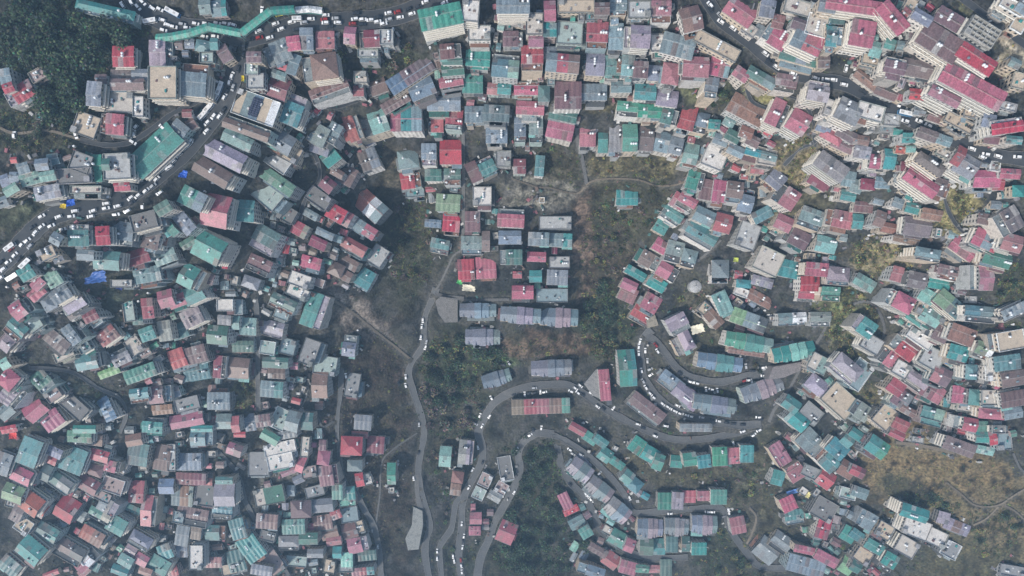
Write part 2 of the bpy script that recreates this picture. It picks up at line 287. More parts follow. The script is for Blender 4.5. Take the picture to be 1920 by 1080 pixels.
for t in """196 21 112 25 13 t;35 175 55 32 -30 r;14 164 20 18 -20 r;8 142 22 28 -10 s;71 141 28 22 -30 y;230 105 40 38 0 r;188 148 22 18 0 m;175 175 28 45 5 s;226 140 38 20 0 m;262 140 30 22 0 s;238 158 62 22 0 m;225 192 55 38 3 c;260 200 20 38 0 c;162 235 45 42 20 c;209 232 45 38 5 p;300 99 42 48 0 l;305 155 52 60 0 c;75 218 12 12 0 c;384 12 22 28 -5 s;410 15 28 30 -5 st;335 82 15 20 0 m;355 81 18 18 0 s;380 86 28 22 10 t;401 82 15 22 0 t;420 100 22 32 -30 m;388 108 25 20 0 k;361 148 50 62 5 s;475 106 28 20 0 m;472 130 25 22 0 c;479 152 32 28 0 k;518 98 50 40 -22 s;550 120 20 38 20 s;531 120 18 22 20 r;522 140 28 15 20 s;522 165 38 40 20 q;549 76 25 35 -8 p;574 72 25 40 0 s;609 74 35 32 0 p;598 125 68 48 -8 n;618 172 75 30 -20 m;480 202 82 48 20 wsbyw;462 240 90 25 20 m;445 262 58 25 25 s;549 205 38 58 22 t;529 265 45 35 30 s;595 252 38 38 28 s;624 250 25 40 28 s;335 242 32 28 40 s;358 232 18 22 -30 m;350 212 18 15 0 q;656 66 22 32 5 p;692 72 40 32 -3 q;725 70 25 28 0 c;690 100 38 15 0 c;826 30 80 40 -12 g5;882 20 32 40 5 k4;962 10 62 28 0 s6;899 62 42 28 0 c;962 72 38 28 0 m;845 95 40 28 -5 m;848 115 38 12 0 d;849 131 42 20 -5 d;896 108 45 30 3 t;948 122 50 45 5 ta;769 140 92 30 -33 bmm;790 165 48 35 -22 s;846 155 45 25 -10 p;886 156 38 35 0 t;925 162 22 30 5 p;945 172 25 32 5 t;676 145 25 22 0 c;672 170 20 20 0 r;708 160 32 32 -20 m;741 192 55 20 -30 m;700 229 52 45 -18 a;661 235 28 58 -20 o;761 220 58 50 0 pts;832 192 62 30 0 s;816 228 30 38 0 r;851 225 32 38 5 r;889 214 35 30 0 s;931 212 48 30 3 d;931 250 40 35 0 s;1002 45 32 40 0 k;1031 20 22 38 -2 p;1011 28 12 20 0 s;1031 55 25 25 0 t;1005 75 28 25 0 p;1080 12 68 25 0 k;1129 12 28 30 0 m;1160 12 32 30 0 s;1199 18 42 32 0 k;1240 22 38 42 0 p;1068 62 48 42 3 k;1120 65 40 48 2 r;1155 68 28 48 0 s;1195 68 48 42 3 l;1234 80 28 32 0 k;1272 85 62 40 15 s3;998 109 41 48 0 r;1031 98 25 22 0 s;1055 118 62 35 5 srm;1116 120 35 42 3 l;1150 122 30 35 0 t;1178 122 25 38 3 a;1202 125 28 40 3 m;1228 132 25 38 3 s;1258 138 32 40 8 p;988 165 48 25 0 p;1020 175 22 30 0 d;1065 178 50 50 0 m;1114 172 48 30 0 s;1165 162 38 22 0 s;1210 172 40 30 3 t;1251 184 40 30 8 l;994 202 52 25 3 p;1056 215 52 22 12 d;1050 245 50 30 12 p;1178 204 42 28 5 g;1219 208 45 25 3 g;1256 218 32 30 15 d;975 242 22 48 0 s;1005 244 26 45 0 s;1102 250 30 48 0 p;1130 260 18 52 0 t;1155 258 25 52 0 l;1181 258 28 50 0 g;1212 260 28 45 5 m;1242 262 28 45 12 s;1269 268 25 42 15 s;1296 35 38 45 -15 nm;1389 21 58 38 35 p4;1405 56 28 20 35 c;1440 15 28 32 10 s;1460 40 22 25 15 q;1428 58 28 20 30 s;1455 68 48 35 32 p4;1500 15 58 28 15 c;1552 10 32 25 10 s;1532 48 40 40 15 w;1570 38 30 25 5 d;1565 68 32 38 5 t;1498 45 25 22 20 m;1515 78 58 35 25 spp4;1498 108 72 20 15 dsd;1546 115 22 22 0 m;1344 86 88 25 28 k;1305 125 48 38 3 p;1350 125 38 35 12 pps;1388 142 30 30 35 p;1334 165 25 40 8 s5;1428 145 58 22 30 ds;1475 155 40 32 10 m;1535 170 40 38 10 l4;1402 205 70 38 28 n;1460 212 35 50 25 p4;1498 228 38 42 30 p4;1290 220 30 45 15 r;1315 230 28 38 12 s;1340 230 22 22 5 t;1368 228 22 18 30 s;1560 205 30 32 20 c;1592 208 45 42 25 s4;1375 255 28 20 28 d;1352 262 28 20 20 s;1400 248 25 22 20 n;1412 264 25 20 25 m;1545 238 28 20 20 s;1560 255 42 22 30 p;1588 252 38 20 30 m;1605 10 110 25 8 p4;1675 32 65 30 50 p4;1690 9 15 15 20 a;1702 25 22 15 40 r;1712 12 32 28 30 k;1730 32 38 22 30 s;1780 35 50 30 30 m;1765 78 82 48 32 m3;1838 62 60 40 32 k;1832 110 75 30 33 r4;1825 162 125 38 28 p5;1772 180 60 22 27 p5;1719 180 28 28 5 r;1890 200 30 15 15 c;1618 62 45 48 10 p;1642 92 22 30 15 a;1670 82 20 18 15 t;1689 86 15 20 10 s;1632 112 32 20 12 c;1680 122 40 30 12 m;1720 128 55 32 12 m;1625 150 50 18 38 n;1662 172 42 22 22 m;1632 210 50 30 15 c;1672 225 30 22 5 c;1685 245 20 15 0 t;1725 208 22 15 10 s;1760 220 38 20 20 n;1798 230 55 22 28 c;1818 210 22 20 10 k;1855 230 25 32 10 s;1890 235 60 28 -8 r;1865 260 40 20 5 m;1902 262 30 15 5 t;1898 12 45 22 30 w;1918 12 22 25 30 s;1912 42 25 38 30 w;1904 118 22 18 25 s;1910 152 25 30 15 y;1615 262 30 18 10 m;1705 258 25 18 0 t;1740 252 38 20 20 m;1770 262 32 18 20 s;42 315 22 20 -15 s;59 312 15 20 -5 m;78 308 25 22 -5 s;98 298 22 20 -10 t;55 335 38 22 -15 a;88 330 30 18 -10 a;26 332 18 20 0 s;112 308 15 15 -20 s;8 338 18 22 -20 s;18 352 28 25 -30 a;5 378 18 20 -20 s;88 360 48 25 -10 l;98 376 30 10 -10 r;140 330 65 28 -3 c;152 305 38 35 20 k;180 315 20 50 0 g;220 312 50 48 -3 c;198 308 15 22 0 d;228 350 30 15 -3 r;162 356 58 15 0 c;126 361 18 15 -10 y;289 282 105 48 -43 t;146 445 39 32 0 t;186 442 38 35 -3 r;148 426 40 10 0 k;228 438 40 45 10 s;270 415 48 32 -15 k;305 390 30 22 -30 d;312 425 20 35 -30 t;282 450 32 32 15 m;304 440 18 22 20 k;160 478 32 20 3 s;200 488 48 35 5 t4;256 482 45 28 -18 q;308 480 42 28 -20 a;275 515 50 28 -10 s;228 532 40 15 0 c;105 448 22 22 30 s;88 475 32 22 -25 c;48 512 28 25 -30 t;98 522 28 30 -30 a;70 532 25 20 -45 p;422 291 78 35 27 l4;398 322 72 32 31 m4;521 304 45 28 35 e;540 285 48 32 28 c;598 278 38 20 20 s;619 295 32 28 -38 g;519 339 72 24 35 g;360 372 48 35 27 ts4;405 395 50 60 12 p4;460 395 32 40 5 t4;500 365 55 38 40 c;538 402 32 28 30 k;609 342 40 25 40 q;598 372 45 28 35 c;630 400 35 28 30 r;634 321 25 22 30 m;580 405 28 22 30 s;562 430 30 25 30 ry;344 416 48 25 50 s;322 430 15 25 -40 t;352 455 30 15 -30 d;392 465 55 48 28 t5;495 450 48 48 30 d4;358 520 42 42 28 t4;485 498 45 32 25 m4;610 435 35 20 25 s;596 456 32 20 25 q;630 450 20 20 20 s;582 495 38 28 15 p;630 505 28 25 25 m;562 525 40 25 20 c;598 530 20 15 20 e;470 530 32 22 20 s;390 522 22 20 20 m;550 470 12 10 10 c;691 298 35 38 -20 ms;650 328 32 35 30 m;765 298 38 35 -8 s;804 290 28 42 0 s;845 285 40 45 0 r;770 338 38 30 -8 r;812 332 31 30 0 d;848 332 31 32 0 d;778 362 35 15 -5 c;888 322 22 38 -25 m;911 310 32 32 -25 t;944 298 28 30 0 c;904 368 35 35 0 c;840 380 45 32 3 v;688 380 75 38 42 oows;649 410 20 28 30 p;682 428 50 22 33 sp;662 465 48 28 30 r;708 480 30 38 33 c;652 492 40 20 30 m;645 515 30 20 30 m;681 520 38 35 30 t;812 415 31 22 5 b;846 418 32 32 5 r;886 415 28 38 0 m;824 462 35 28 12 t;884 460 38 35 0 s;911 452 15 38 0 m;874 505 31 38 -3 r;911 502 38 40 -3 p;958 408 50 35 3 p;956 445 42 25 0 s;958 482 42 28 0 d;974 306 24 38 0 q;1008 310 25 38 5 t;1176 370 40 28 0 t;1041 418 60 25 0 k;1010 448 39 25 2 ss;1052 450 41 25 2 st;1006 485 35 25 2 p;1049 492 38 22 0 k;1008 518 31 22 0 t;1045 520 39 28 2 s;1276 378 32 28 30 p;1260 405 40 25 33 t;1246 428 38 25 30 t;1235 458 38 25 30 p;1218 488 38 28 30 n;1194 510 40 22 30 t;1180 535 30 20 25 p;1265 472 32 40 15 s;1252 510 40 28 30 p;1232 532 35 22 30 t;1016 375 10 10 0 w;1295 288 28 38 12 a;1340 295 42 40 22 c;1428 285 60 22 15 ts;1438 299 35 20 10 y;1380 282 32 20 25 s;1420 318 25 15 5 r;1304 338 32 35 15 g;1325 355 25 38 10 m;1351 358 28 40 8 p;1378 360 30 40 8 m;1400 375 28 45 15 s;1288 380 35 28 30 p;1321 405 38 28 25 s;1356 418 32 35 15 r;1315 441 60 35 30 tt;1292 485 28 35 15 s;1430 402 38 22 -28 t3;1456 336 32 30 40 s3;1475 368 45 38 33 p4;1560 312 62 32 35 l5;1538 335 38 35 30 q;1580 272 42 20 25 m;1592 335 25 28 10 s;1590 370 28 28 10 t;1522 410 45 38 20 s3;1575 410 48 32 12 p3;1470 418 32 28 25 p3;1495 445 48 32 28 m;1549 458 38 30 12 a;1402 442 38 48 20 k4;1441 490 48 45 25 y;1484 505 48 32 12 t;1532 505 42 25 5 p;1572 518 42 35 5 l;1519 532 35 28 0 r;1351 510 32 45 0 s;1385 515 15 15 5 r;1395 530 28 20 5 t;1430 528 40 18 15 s;1618 285 32 22 8 l;1645 295 28 42 5 p;1668 298 22 38 5 t;1689 280 18 15 5 o;1708 278 18 15 0 a;1745 308 58 22 35 m4;1728 342 68 28 35 p4;1768 352 35 32 20 m;1772 285 32 22 25 c;1798 292 18 38 30 r;1812 310 42 40 30 s;1865 312 18 18 5 w;1850 335 50 32 0 p;1896 322 38 25 3 p;1872 342 22 28 0 r;1910 358 22 22 0 t;1608 345 22 32 20 s;1628 350 28 30 5 q;1655 348 28 32 5 s;1685 380 20 18 20 s;1712 390 28 20 15 t;1748 402 38 20 10 n;1620 388 35 20 5 m;1608 415 20 28 5 t;1650 410 20 30 20 n;1670 425 35 25 12 n;1720 425 50 35 8 m;1700 450 48 12 12 n;1845 410 22 20 10 m;1891 415 50 45 -30 m;1868 384 20 15 5 s;1850 450 48 32 25 psr;1898 455 38 32 15 p;1808 465 50 30 35 p;1870 485 52 28 15 d;1842 520 40 48 0 p;1740 478 48 25 10 s5;1778 512 40 28 12 m;1688 515 32 28 15 p;1720 525 35 30 12 m;1622 530 40 22 30 a;1762 532 40 20 10 t;1788 440 18 15 10 a;68 550 32 20 -40 p;90 568 25 30 -30 s;112 552 38 28 -30 s;138 568 40 28 -30 l;136 588 22 18 -30 m;168 592 28 22 -25 q;180 602 22 18 -35 w;38 578 38 32 -35 p;61 606 32 30 -35 c;29 618 38 35 40 t;10 640 32 32 40 l;8 682 18 20 -30 a;110 635 50 40 40 m;120 665 38 18 -25 y;136 625 30 38 -35 s;158 650 22 22 -30 c;200 629 38 28 -35 r;276 578 22 38 -5 r;242 582 20 42 -8 c;258 600 20 18 0 d;311 560 28 32 -15 p;275 626 28 25 -20 t;308 620 25 38 -8 l;252 648 28 32 -35 c;270 660 25 20 -30 c;225 670 35 28 -25 l;162 678 40 30 -10 t;205 702 40 22 -20 v;262 700 60 25 -20 t;15 712 35 32 -50 p;20 742 42 38 -50 l;10 772 28 25 -40 s;78 715 32 40 -38 d;100 740 28 22 -35 c;65 768 40 35 -40 p;96 788 38 32 -35 p;139 762 52 30 42 k;199 766 48 22 65 b;261 742 35 28 -8 t;299 740 40 32 -5 q;304 768 38 18 -5 n;158 805 42 15 0 t;182 805 20 15 0 l;285 798 38 28 5 t;15 802 30 20 -10 r;330 560 32 32 -20 p;362 552 38 32 -25 t4;359 595 38 32 -25 l4;335 620 30 30 -20 t;422 572 30 22 0 e;446 576 18 28 0 e;420 600 25 18 5 l;442 605 14 25 3 t;464 612 32 32 3 a;455 645 40 30 0 d;408 628 38 35 5 d;510 618 42 32 15 l;502 652 28 25 8 w;540 650 28 30 15 k;530 570 50 28 25 d;528 590 28 18 20 y;558 548 40 22 25 c;590 582 40 65 20 t;580 660 30 48 20 k;610 685 42 35 10 c;600 722 29 48 2 n;516 680 48 20 3 d;518 700 32 20 3 m;509 730 42 30 5 st;332 672 30 35 -20 r;366 665 40 32 -15 m;382 670 18 22 -20 s;368 698 48 28 -10 t;412 688 25 42 5 q;446 690 42 38 5 m;409 752 42 32 0 s;351 758 45 25 -15 c;328 735 18 20 -15 s;350 788 62 25 -10 p;420 790 28 28 0 s;445 795 22 30 -5 r;468 792 20 32 -8 s;492 785 28 30 -8 m;525 785 28 40 25 w;549 790 25 38 15 s;576 790 22 32 3 d;378 804 40 12 0 t;504 805 20 10 20 t;598 760 15 15 0 m;335 710 18 15 20 m;655 648 25 40 8 s;661 722 25 45 10 c;680 792 32 28 5 s;896 582 65 25 0 bss;905 632 62 28 0 bss;976 591 72 28 4 sls;931 710 52 25 -17 sbs;980 548 40 25 0 p;1035 554 58 25 0 c;1048 595 68 32 2 sls;1034 690 72 28 -2 sbs;1014 762 108 28 -2 nrpnt;1134 722 20 58 -5 p;1176 690 32 68 -5 gtt;1178 552 32 28 25 p;1221 568 32 32 30 p;1202 592 38 32 30 r;1212 768 72 32 38 m;1085 802 32 22 30 r;1272 608 35 38 62 l;1282 645 35 38 62 l;1258 718 48 30 38 s;1282 738 40 28 38 l;1405 642 85 28 10 gga;1400 660 68 12 8 n2;1489 660 75 28 -12 tat;1350 680 80 28 8 btb;1340 758 75 28 8 sbs;1430 730 75 30 -20 sls;1355 568 28 42 -25 a;1339 598 35 22 48 n;1322 580 22 22 40 k;1405 600 68 28 20 vsk;1425 560 50 20 28 n;1390 548 25 15 20 w;1516 552 38 30 3 r;1558 552 35 28 3 g;1486 599 52 25 -3 sw;1539 599 38 28 0 s;1535 682 35 32 28 ca;1535 725 48 30 40 l;1588 692 55 38 40 l4;1575 752 60 45 42 y;1520 775 38 32 40 c;1484 758 32 25 35 t;1495 788 42 28 40 t;1295 748 38 32 38 l;1305 802 60 15 0 s;1284 632 22 50 -25 l;1690 565 50 32 28 p4;1740 555 30 25 30 a;1782 570 58 30 40 vd;1746 592 38 32 30 a;1728 578 22 25 25 c;1775 600 30 25 30 k;1718 602 42 12 35 g;1622 612 42 32 35 t4;1635 645 38 30 30 k4;1725 635 50 22 35 e;1760 622 42 32 25 m;1838 590 58 32 5 ts4;1805 628 48 32 20 n;1845 658 32 32 20 vw;1798 662 38 28 15 t;1895 638 50 35 -10 e;1905 585 50 25 -25 s;1695 652 52 30 38 r;1672 668 35 40 35 pp;1748 672 40 38 30 c;1690 692 30 28 30 k;1765 705 35 32 25 pm;1718 715 45 30 35 l;1750 735 42 32 30 qp;1610 702 35 55 35 w;1682 725 30 30 35 r;1692 748 32 32 35 mc;1705 768 30 20 30 n;1748 782 42 35 15 ta;1660 782 42 35 -50 c;1688 800 30 28 25 r;1826 698 30 28 3 t4;1862 700 30 28 0 w;1890 680 50 28 -8 t;1900 710 45 28 -10 m;1802 740 32 32 5 p;1828 745 22 30 5 t;1855 745 30 28 0 k;1900 748 45 30 -10 m;1860 772 48 28 5 p;1808 765 30 15 8 y;1812 795 42 25 10 r;1842 800 22 20 0 g;1872 805 25 15 0 c;1615 770 38 30 35 s;1900 775 35 20 -10 s;148 822 45 28 3 g;181 821 22 30 8 n;54 848 38 52 22 t4;5 870 28 42 20 s;102 845 30 25 25 s;96 862 20 18 25 r;40 892 38 28 25 p;82 885 28 30 25 d;136 862 45 48 22 t3;185 858 35 28 15 r;178 882 30 22 20 m;209 875 28 22 15 p4;229 875 20 28 30 c;105 902 60 30 35 dc;25 925 38 32 20 v;21 945 20 12 15 y;59 945 38 38 35 o;80 958 28 28 35 o;34 965 28 32 30 m;45 985 30 28 35 w;164 908 42 28 30 q;172 924 18 12 30 w;212 910 40 28 18 w;192 930 32 18 25 c;202 950 38 28 30 sc;185 968 42 25 28 gy;255 922 28 42 5 r;250 952 30 20 25 t;126 954 38 45 32 r;152 968 15 22 30 s;218 985 35 32 30 t4;82 995 55 28 30 dt;172 1005 45 28 30 on;190 1020 22 18 30 y;58 1032 48 40 40 t;18 1062 40 30 40 d;128 1035 58 38 30 mk;162 1050 48 25 -45 pw4;155 1070 22 20 -45 p;258 852 38 42 10 dt;251 825 30 22 -10 n;268 872 15 20 0 y;304 858 30 48 10 m;280 958 28 58 6 p4;262 1015 42 30 30 s;245 1032 22 20 30 l;265 1050 25 22 30 p;235 1052 28 22 30 t;225 1070 32 18 20 t;298 1060 38 30 30 t;309 1035 25 28 -20 t;312 912 28 28 0 b;272 1072 25 15 20 n;95 1076 30 10 -20 r;378 822 42 28 0 t;449 815 22 10 0 r;438 848 28 32 20 pm;506 820 35 20 30 g;538 815 35 15 -10 s;525 840 58 22 -12 w;526 865 48 28 -12 w;572 838 15 38 5 c;564 870 15 32 20 p;541 888 28 18 -20 p;559 899 20 15 -25 s;608 835 22 20 5 q;602 858 32 28 8 p;615 892 35 38 -8 q;580 885 28 22 -10 k;590 921 35 20 -15 c;505 929 55 32 -12 cdd;545 920 15 20 0 s;485 870 38 45 0 c;352 866 48 32 0 s;380 860 8 30 0 q;322 858 15 50 0 y;358 898 55 22 3 qq;389 900 18 20 5 r;420 898 32 20 0 t;341 930 40 38 5 snc;384 929 35 38 8 c;421 928 38 42 0 l4;416 960 38 28 5 t;360 970 58 35 10 m;335 970 20 22 10 c;404 999 38 28 0 t;341 1005 25 38 10 s;366 1005 20 35 10 m;340 1040 22 32 0 s;368 1045 25 45 0 c4;445 992 28 38 -15 t;470 1028 38 50 -35 t;490 1070 40 20 10 s;510 1052 32 50 -35 k;525 1065 28 22 -35 s;442 1052 32 40 -15 d;400 1055 30 20 0 p;430 1068 28 20 -10 c;500 978 40 28 5 mn;502 1005 28 18 15 c;564 955 38 32 -2 m;605 948 38 25 -5 s;550 988 42 28 -2 t;605 980 35 28 -8 m;631 970 20 25 -20 r;618 1000 32 22 -15 n;626 1015 28 15 -8 p;541 1019 38 28 0 l;578 1010 35 22 0 d;591 1035 30 22 0 s;628 1036 25 22 0 t;556 1052 38 20 5 c;618 1062 20 25 10 y;632 928 20 38 0 t;328 1070 30 20 -10 r;674 815 30 12 5 r;659 836 40 35 3 r;704 834 32 32 5 q;665 870 28 28 0 s;672 900 20 25 -10 r;689 898 15 22 -15 k;650 932 32 38 -5 at;655 965 32 28 -8 c;655 995 28 28 -15 m;672 988 20 22 -15 k;671 1022 38 28 -12 p;688 1045 35 25 -5 d;650 1050 22 28 0 a;649 1065 25 15 0 c;680 1072 42 15 -5 prt;734 888 16 40 0 g;734 919 10 10 0 w;835 856 22 38 5 a;874 848 28 45 5 ll;858 895 22 22 8 n;854 918 20 22 8 n;948 878 25 45 -10 w;910 900 22 25 25 w;898 925 22 22 25 w;940 915 22 22 30 w;926 934 25 22 30 l;892 972 22 22 0 p;890 998 22 22 0 p;919 961 12 12 0 m;950 998 32 40 22 r;1104 825 28 28 35 t;1125 830 28 22 35 t;1138 855 32 25 35 t;1156 872 28 22 35 t;1172 891 32 25 38 t;1189 908 30 25 38 t;1210 930 15 12 30 t;1192 920 25 12 38 l;1088 882 42 32 38 lsl;1124 918 48 30 38 lsl;1158 958 45 32 40 lsl;1196 836 28 30 35 g;1219 852 30 28 30 t;1239 868 28 30 20 g;1268 870 22 32 5 t;1064 938 28 32 -25 p;1072 960 30 20 -25 r;1082 980 30 20 -28 s;1095 1000 30 22 -30 t;1141 995 22 15 30 c;1160 1010 35 28 30 g;1185 1025 28 25 22 p;1212 1026 25 30 3 d;1236 1025 22 30 0 t;1260 1021 22 30 0 d;1120 1035 38 22 30 m;1146 1050 30 28 35 r;1178 1065 32 25 15 p;1204 1070 25 22 5 g;1228 1070 22 20 0 p;1249 1065 22 32 0 d;1108 1070 52 20 18 b;1246 940 25 32 0 g;1271 939 22 32 3 l;1219 990 45 32 2 sls;1269 988 42 30 2 sls;1294 865 25 32 -8 g;1320 860 25 35 -8 t;1350 856 28 35 -3 g;1375 855 25 30 -5 p;1401 851 25 32 0 t;1292 935 25 30 0 p;1320 935 24 28 0 p;1348 932 30 28 0 g;1321 984 45 32 2 sls;1282 988 20 30 2 s;1286 1020 15 28 0 d;1311 1025 28 32 0 t;1384 985 28 32 -12 p;1462 852 28 45 -32 p;1470 870 22 22 -32 p;1492 885 32 32 -32 p;1455 895 30 28 15 gt;1479 945 28 28 -25 p;1490 970 35 28 -10 t;1520 885 32 22 25 c;1548 898 30 32 35 r;1552 865 42 28 45 t;1571 842 38 30 40 t;1522 830 48 38 45 s;1588 880 30 30 30 n;1590 825 22 25 40 t;1545 955 42 38 30 y;1545 988 25 45 15 r;1464 1018 38 35 35 s;1438 1032 42 40 38 s;1508 1035 38 22 12 p;1550 1048 45 20 28 p;1512 1062 70 32 15 s3;1588 1060 25 32 30 v;1592 1002 28 28 30 t;1590 925 30 20 15 w;1598 972 20 22 30 s;1605 818 28 25 35 t;1645 838 40 32 35 tg;1610 880 28 28 25 rq;1612 928 30 28 20 s;1682 815 30 15 25 r;1720 825 22 12 10 k;1800 838 60 25 20 m4;1845 844 40 15 12 a;1842 820 25 20 0 t;1810 811 30 10 10 r;1862 822 15 25 -10 r;1882 828 28 30 -5 c;1715 962 52 25 18 t5;1765 970 32 22 15 l;1795 988 48 22 22 lnl;1718 990 50 35 22 y4;1755 1008 38 30 25 c;1782 1030 32 30 28 w;1625 975 35 32 30 s;1658 995 30 28 30 c;1700 1025 38 32 30 c4;1642 1022 35 28 30 t;1610 1002 28 25 35 t;1618 1042 30 28 35 c;1668 1055 28 35 30 t3;1605 1062 20 22 30 d;1898 1070 45 20 10 c""".split(';'):
    a=t.split(' '); HS.append([int(x) for x in a[:5]]+[a[5]])
_r=random.Random(21); _pts=[(h[0],h[1],max(h[2],h[3])) for h in HS]; _hx=np.array(_pts,float)
VEG=[z for z in ZC if z[7-1]>=.7 and z[2]>=35] if False else [z for z in ZC if z[6]>=.7]
_new=0
for _ in range(26000):
    if _new>=330: break
    u,v=_r.uniform(5,1915),_r.uniform(5,1075); d=np.hypot(_hx[:,0]-u,_hx[:,1]-v)
    if (d<46).sum()<4: continue
    if any(math.hypot((u-z[0])/z[2],(v-z[1])/z[3])<1 for z in VEG): continue
    sz=_r.uniform(8,19); sy=_r.uniform(8,15)
    ok=True; e=max(sz,sy)*.42
    for k in np.argsort(d)[:7]:
        h=HS[k]; a=math.radians(h[4]); du,dv=u-h[0],v-h[1]; 
        if abs(du*math.cos(a)+dv*math.sin(a))<h[2]/2+e and abs(-du*math.sin(a)+dv*math.cos(a))<h[3]/2+e: ok=False;break
    if not ok: continue
    if min((np.hypot(q[:,0]-u,q[:,1]-v).min()-w/2) for q,D,w,k,nm in RP)<e+1: continue
    k=int(d.argmin()); HS.append([round(u),round(v),round(sz),round(sy),HS[k][4]+_r.choice([0,0,90,-8,10]),_r.choice('cckkssmmndlgtrpaq')]); _hx=np.vstack([_hx,[u,v,sz]]); _new+=1
print('INFILL',_new)
LAND=[(484,200,'white building with solar panels'),(455,58,'teal covered footbridge'),(1304,537,'round grey dome'),(1174,370,'lone teal house in scrub'),(846,588,'small ravine car park'),
(177,520,'big blue tarpaulin'),(823,32,'large green block roof'),(1665,25,'huge pink angled roof'),(1825,165,'longest pink apartment roof'),(1538,335,'maroon roof with white cross'),
(1441,490,'plain beige rooftop'),(1222,618,'upper hairpin bend'),(1427,795,'right end of colony road'),(199,766,'long blue shed'),(733,887,'narrow green shed'),(659,836,'plain crimson double roof'),
(1131,722,'narrow pink roof strip'),(1715,962,'green block beside golden slope'),(1100,345,'footpath junction'),(778,1010,'pale concrete yard'),(1000,362,'bare earth terrace'),(891,503,'twin crimson roofs'),
(405,395,'big pink rooftop'),(55,720,'wavy blue balcony front'),(127,386,'yellow roadside canopy'),(1308,617,'cream canopy'),(800,680,'ravine road bend'),(1012,766,'mixed colour terrace row'),
(0,0,'upper left corner'),(1920,0,'upper right corner'),(0,1080,'lower left corner'),(1920,1080,'lower right corner'),(1386,645,'pale green long block'),(560,660,'tall concrete lane'),
(1790,395,'golden grass clearing'),(470,740,'small olive clearing'),(240,560,'dark gully by tarpaulin'),(1833,255,'broad white terrace'),(1040,815,'lower road fork'),(70,760,'steep pink apartment row')]
LAND=[l for l in LAND if l[2] not in('tall concrete lane','broad white terrace','steep pink apartment row','dark gully by tarpaulin')]
ORD=['nearest','second nearest','third nearest','fourth nearest','fifth nearest','sixth nearest','seventh nearest','eighth nearest','ninth nearest','tenth nearest','eleventh nearest','twelfth nearest']
def quad(du,dv): return ('right of' if du>0 else 'left of') if abs(du)>abs(dv) else ('below' if dv>0 else 'above')
def where(i,items,key):
    """items: list of (u,v,key). returns rank phrase, direction, landmark: true for this item only"""
    u,v=items[i][:2]; best=None
    for lu,lv,ln in LAND:
        du,dv=u-lu,v-lv; d=math.hypot(du,dv)
        if d<9: continue
        Q=quad(du,dv); r=sum(1 for (a,b,k) in items if k==key and quad(a-lu,b-lv)==Q and math.hypot(a-lu,b-lv)<d-1e-6)
        sc=r*45+d
        if best is None or sc<best[0]: best=(sc,r,Q,ln)
    return ORD[min(best[1],11)],best[2],best[3]
def cwords(code):
    ks=[]; [ks.append(c) for c in code if c not in ks]
    if len(ks)==1: return CNAME[ks[0]]
    return ' and '.join(CNAME[c].split()[-1] for c in ks[:2])
# shared little meshes
def shared(fn,name,mats): b=MB(); fn(b); return b.mesh(name,mats)
ME_tank=[shared(lambda b:(b.cyl(0,0,0,1.3,.72,lin((222,226,228)),n=10),b.cyl(0,0,1.3,1.6,.72,lin((222,226,228)),n=10,r1=.22)),'water_tank',[M_plain]),
         shared(lambda b:(b.cyl(0,0,0,1.25,.62,(.02,.02,.022),n=10),b.cyl(0,0,1.25,1.5,.62,(.02,.02,.022),n=10,r1=.25)),'water_tank',[M_plain])]
def _win(b):
    b.box(-.8,.8,-.10,0,-.8,.8,(.45,.45,.45),0,True)
    b.face([(-.7,-.105,-.7),(.7,-.105,-.7),(.7,-.105,.7),(-.7,-.105,.7)],(0,0,0),1)
ME_win=shared(_win,'window',[M_plain,M_glass])
M_rail=mat('balcony_plaster',.8,.2,attr=True)
def wallpts(side,Wd,L):   # outward normal index: 0 -y,1 +x,2 +y,3 -x ; returns length and placing function
    return [(Wd,lambda s,o:(s,-L/2-o)),(L,lambda s,o:(Wd/2+o,s)),(Wd,lambda s,o:(-s,L/2+o)),(L,lambda s,o:(-Wd/2-o,-s))][side]
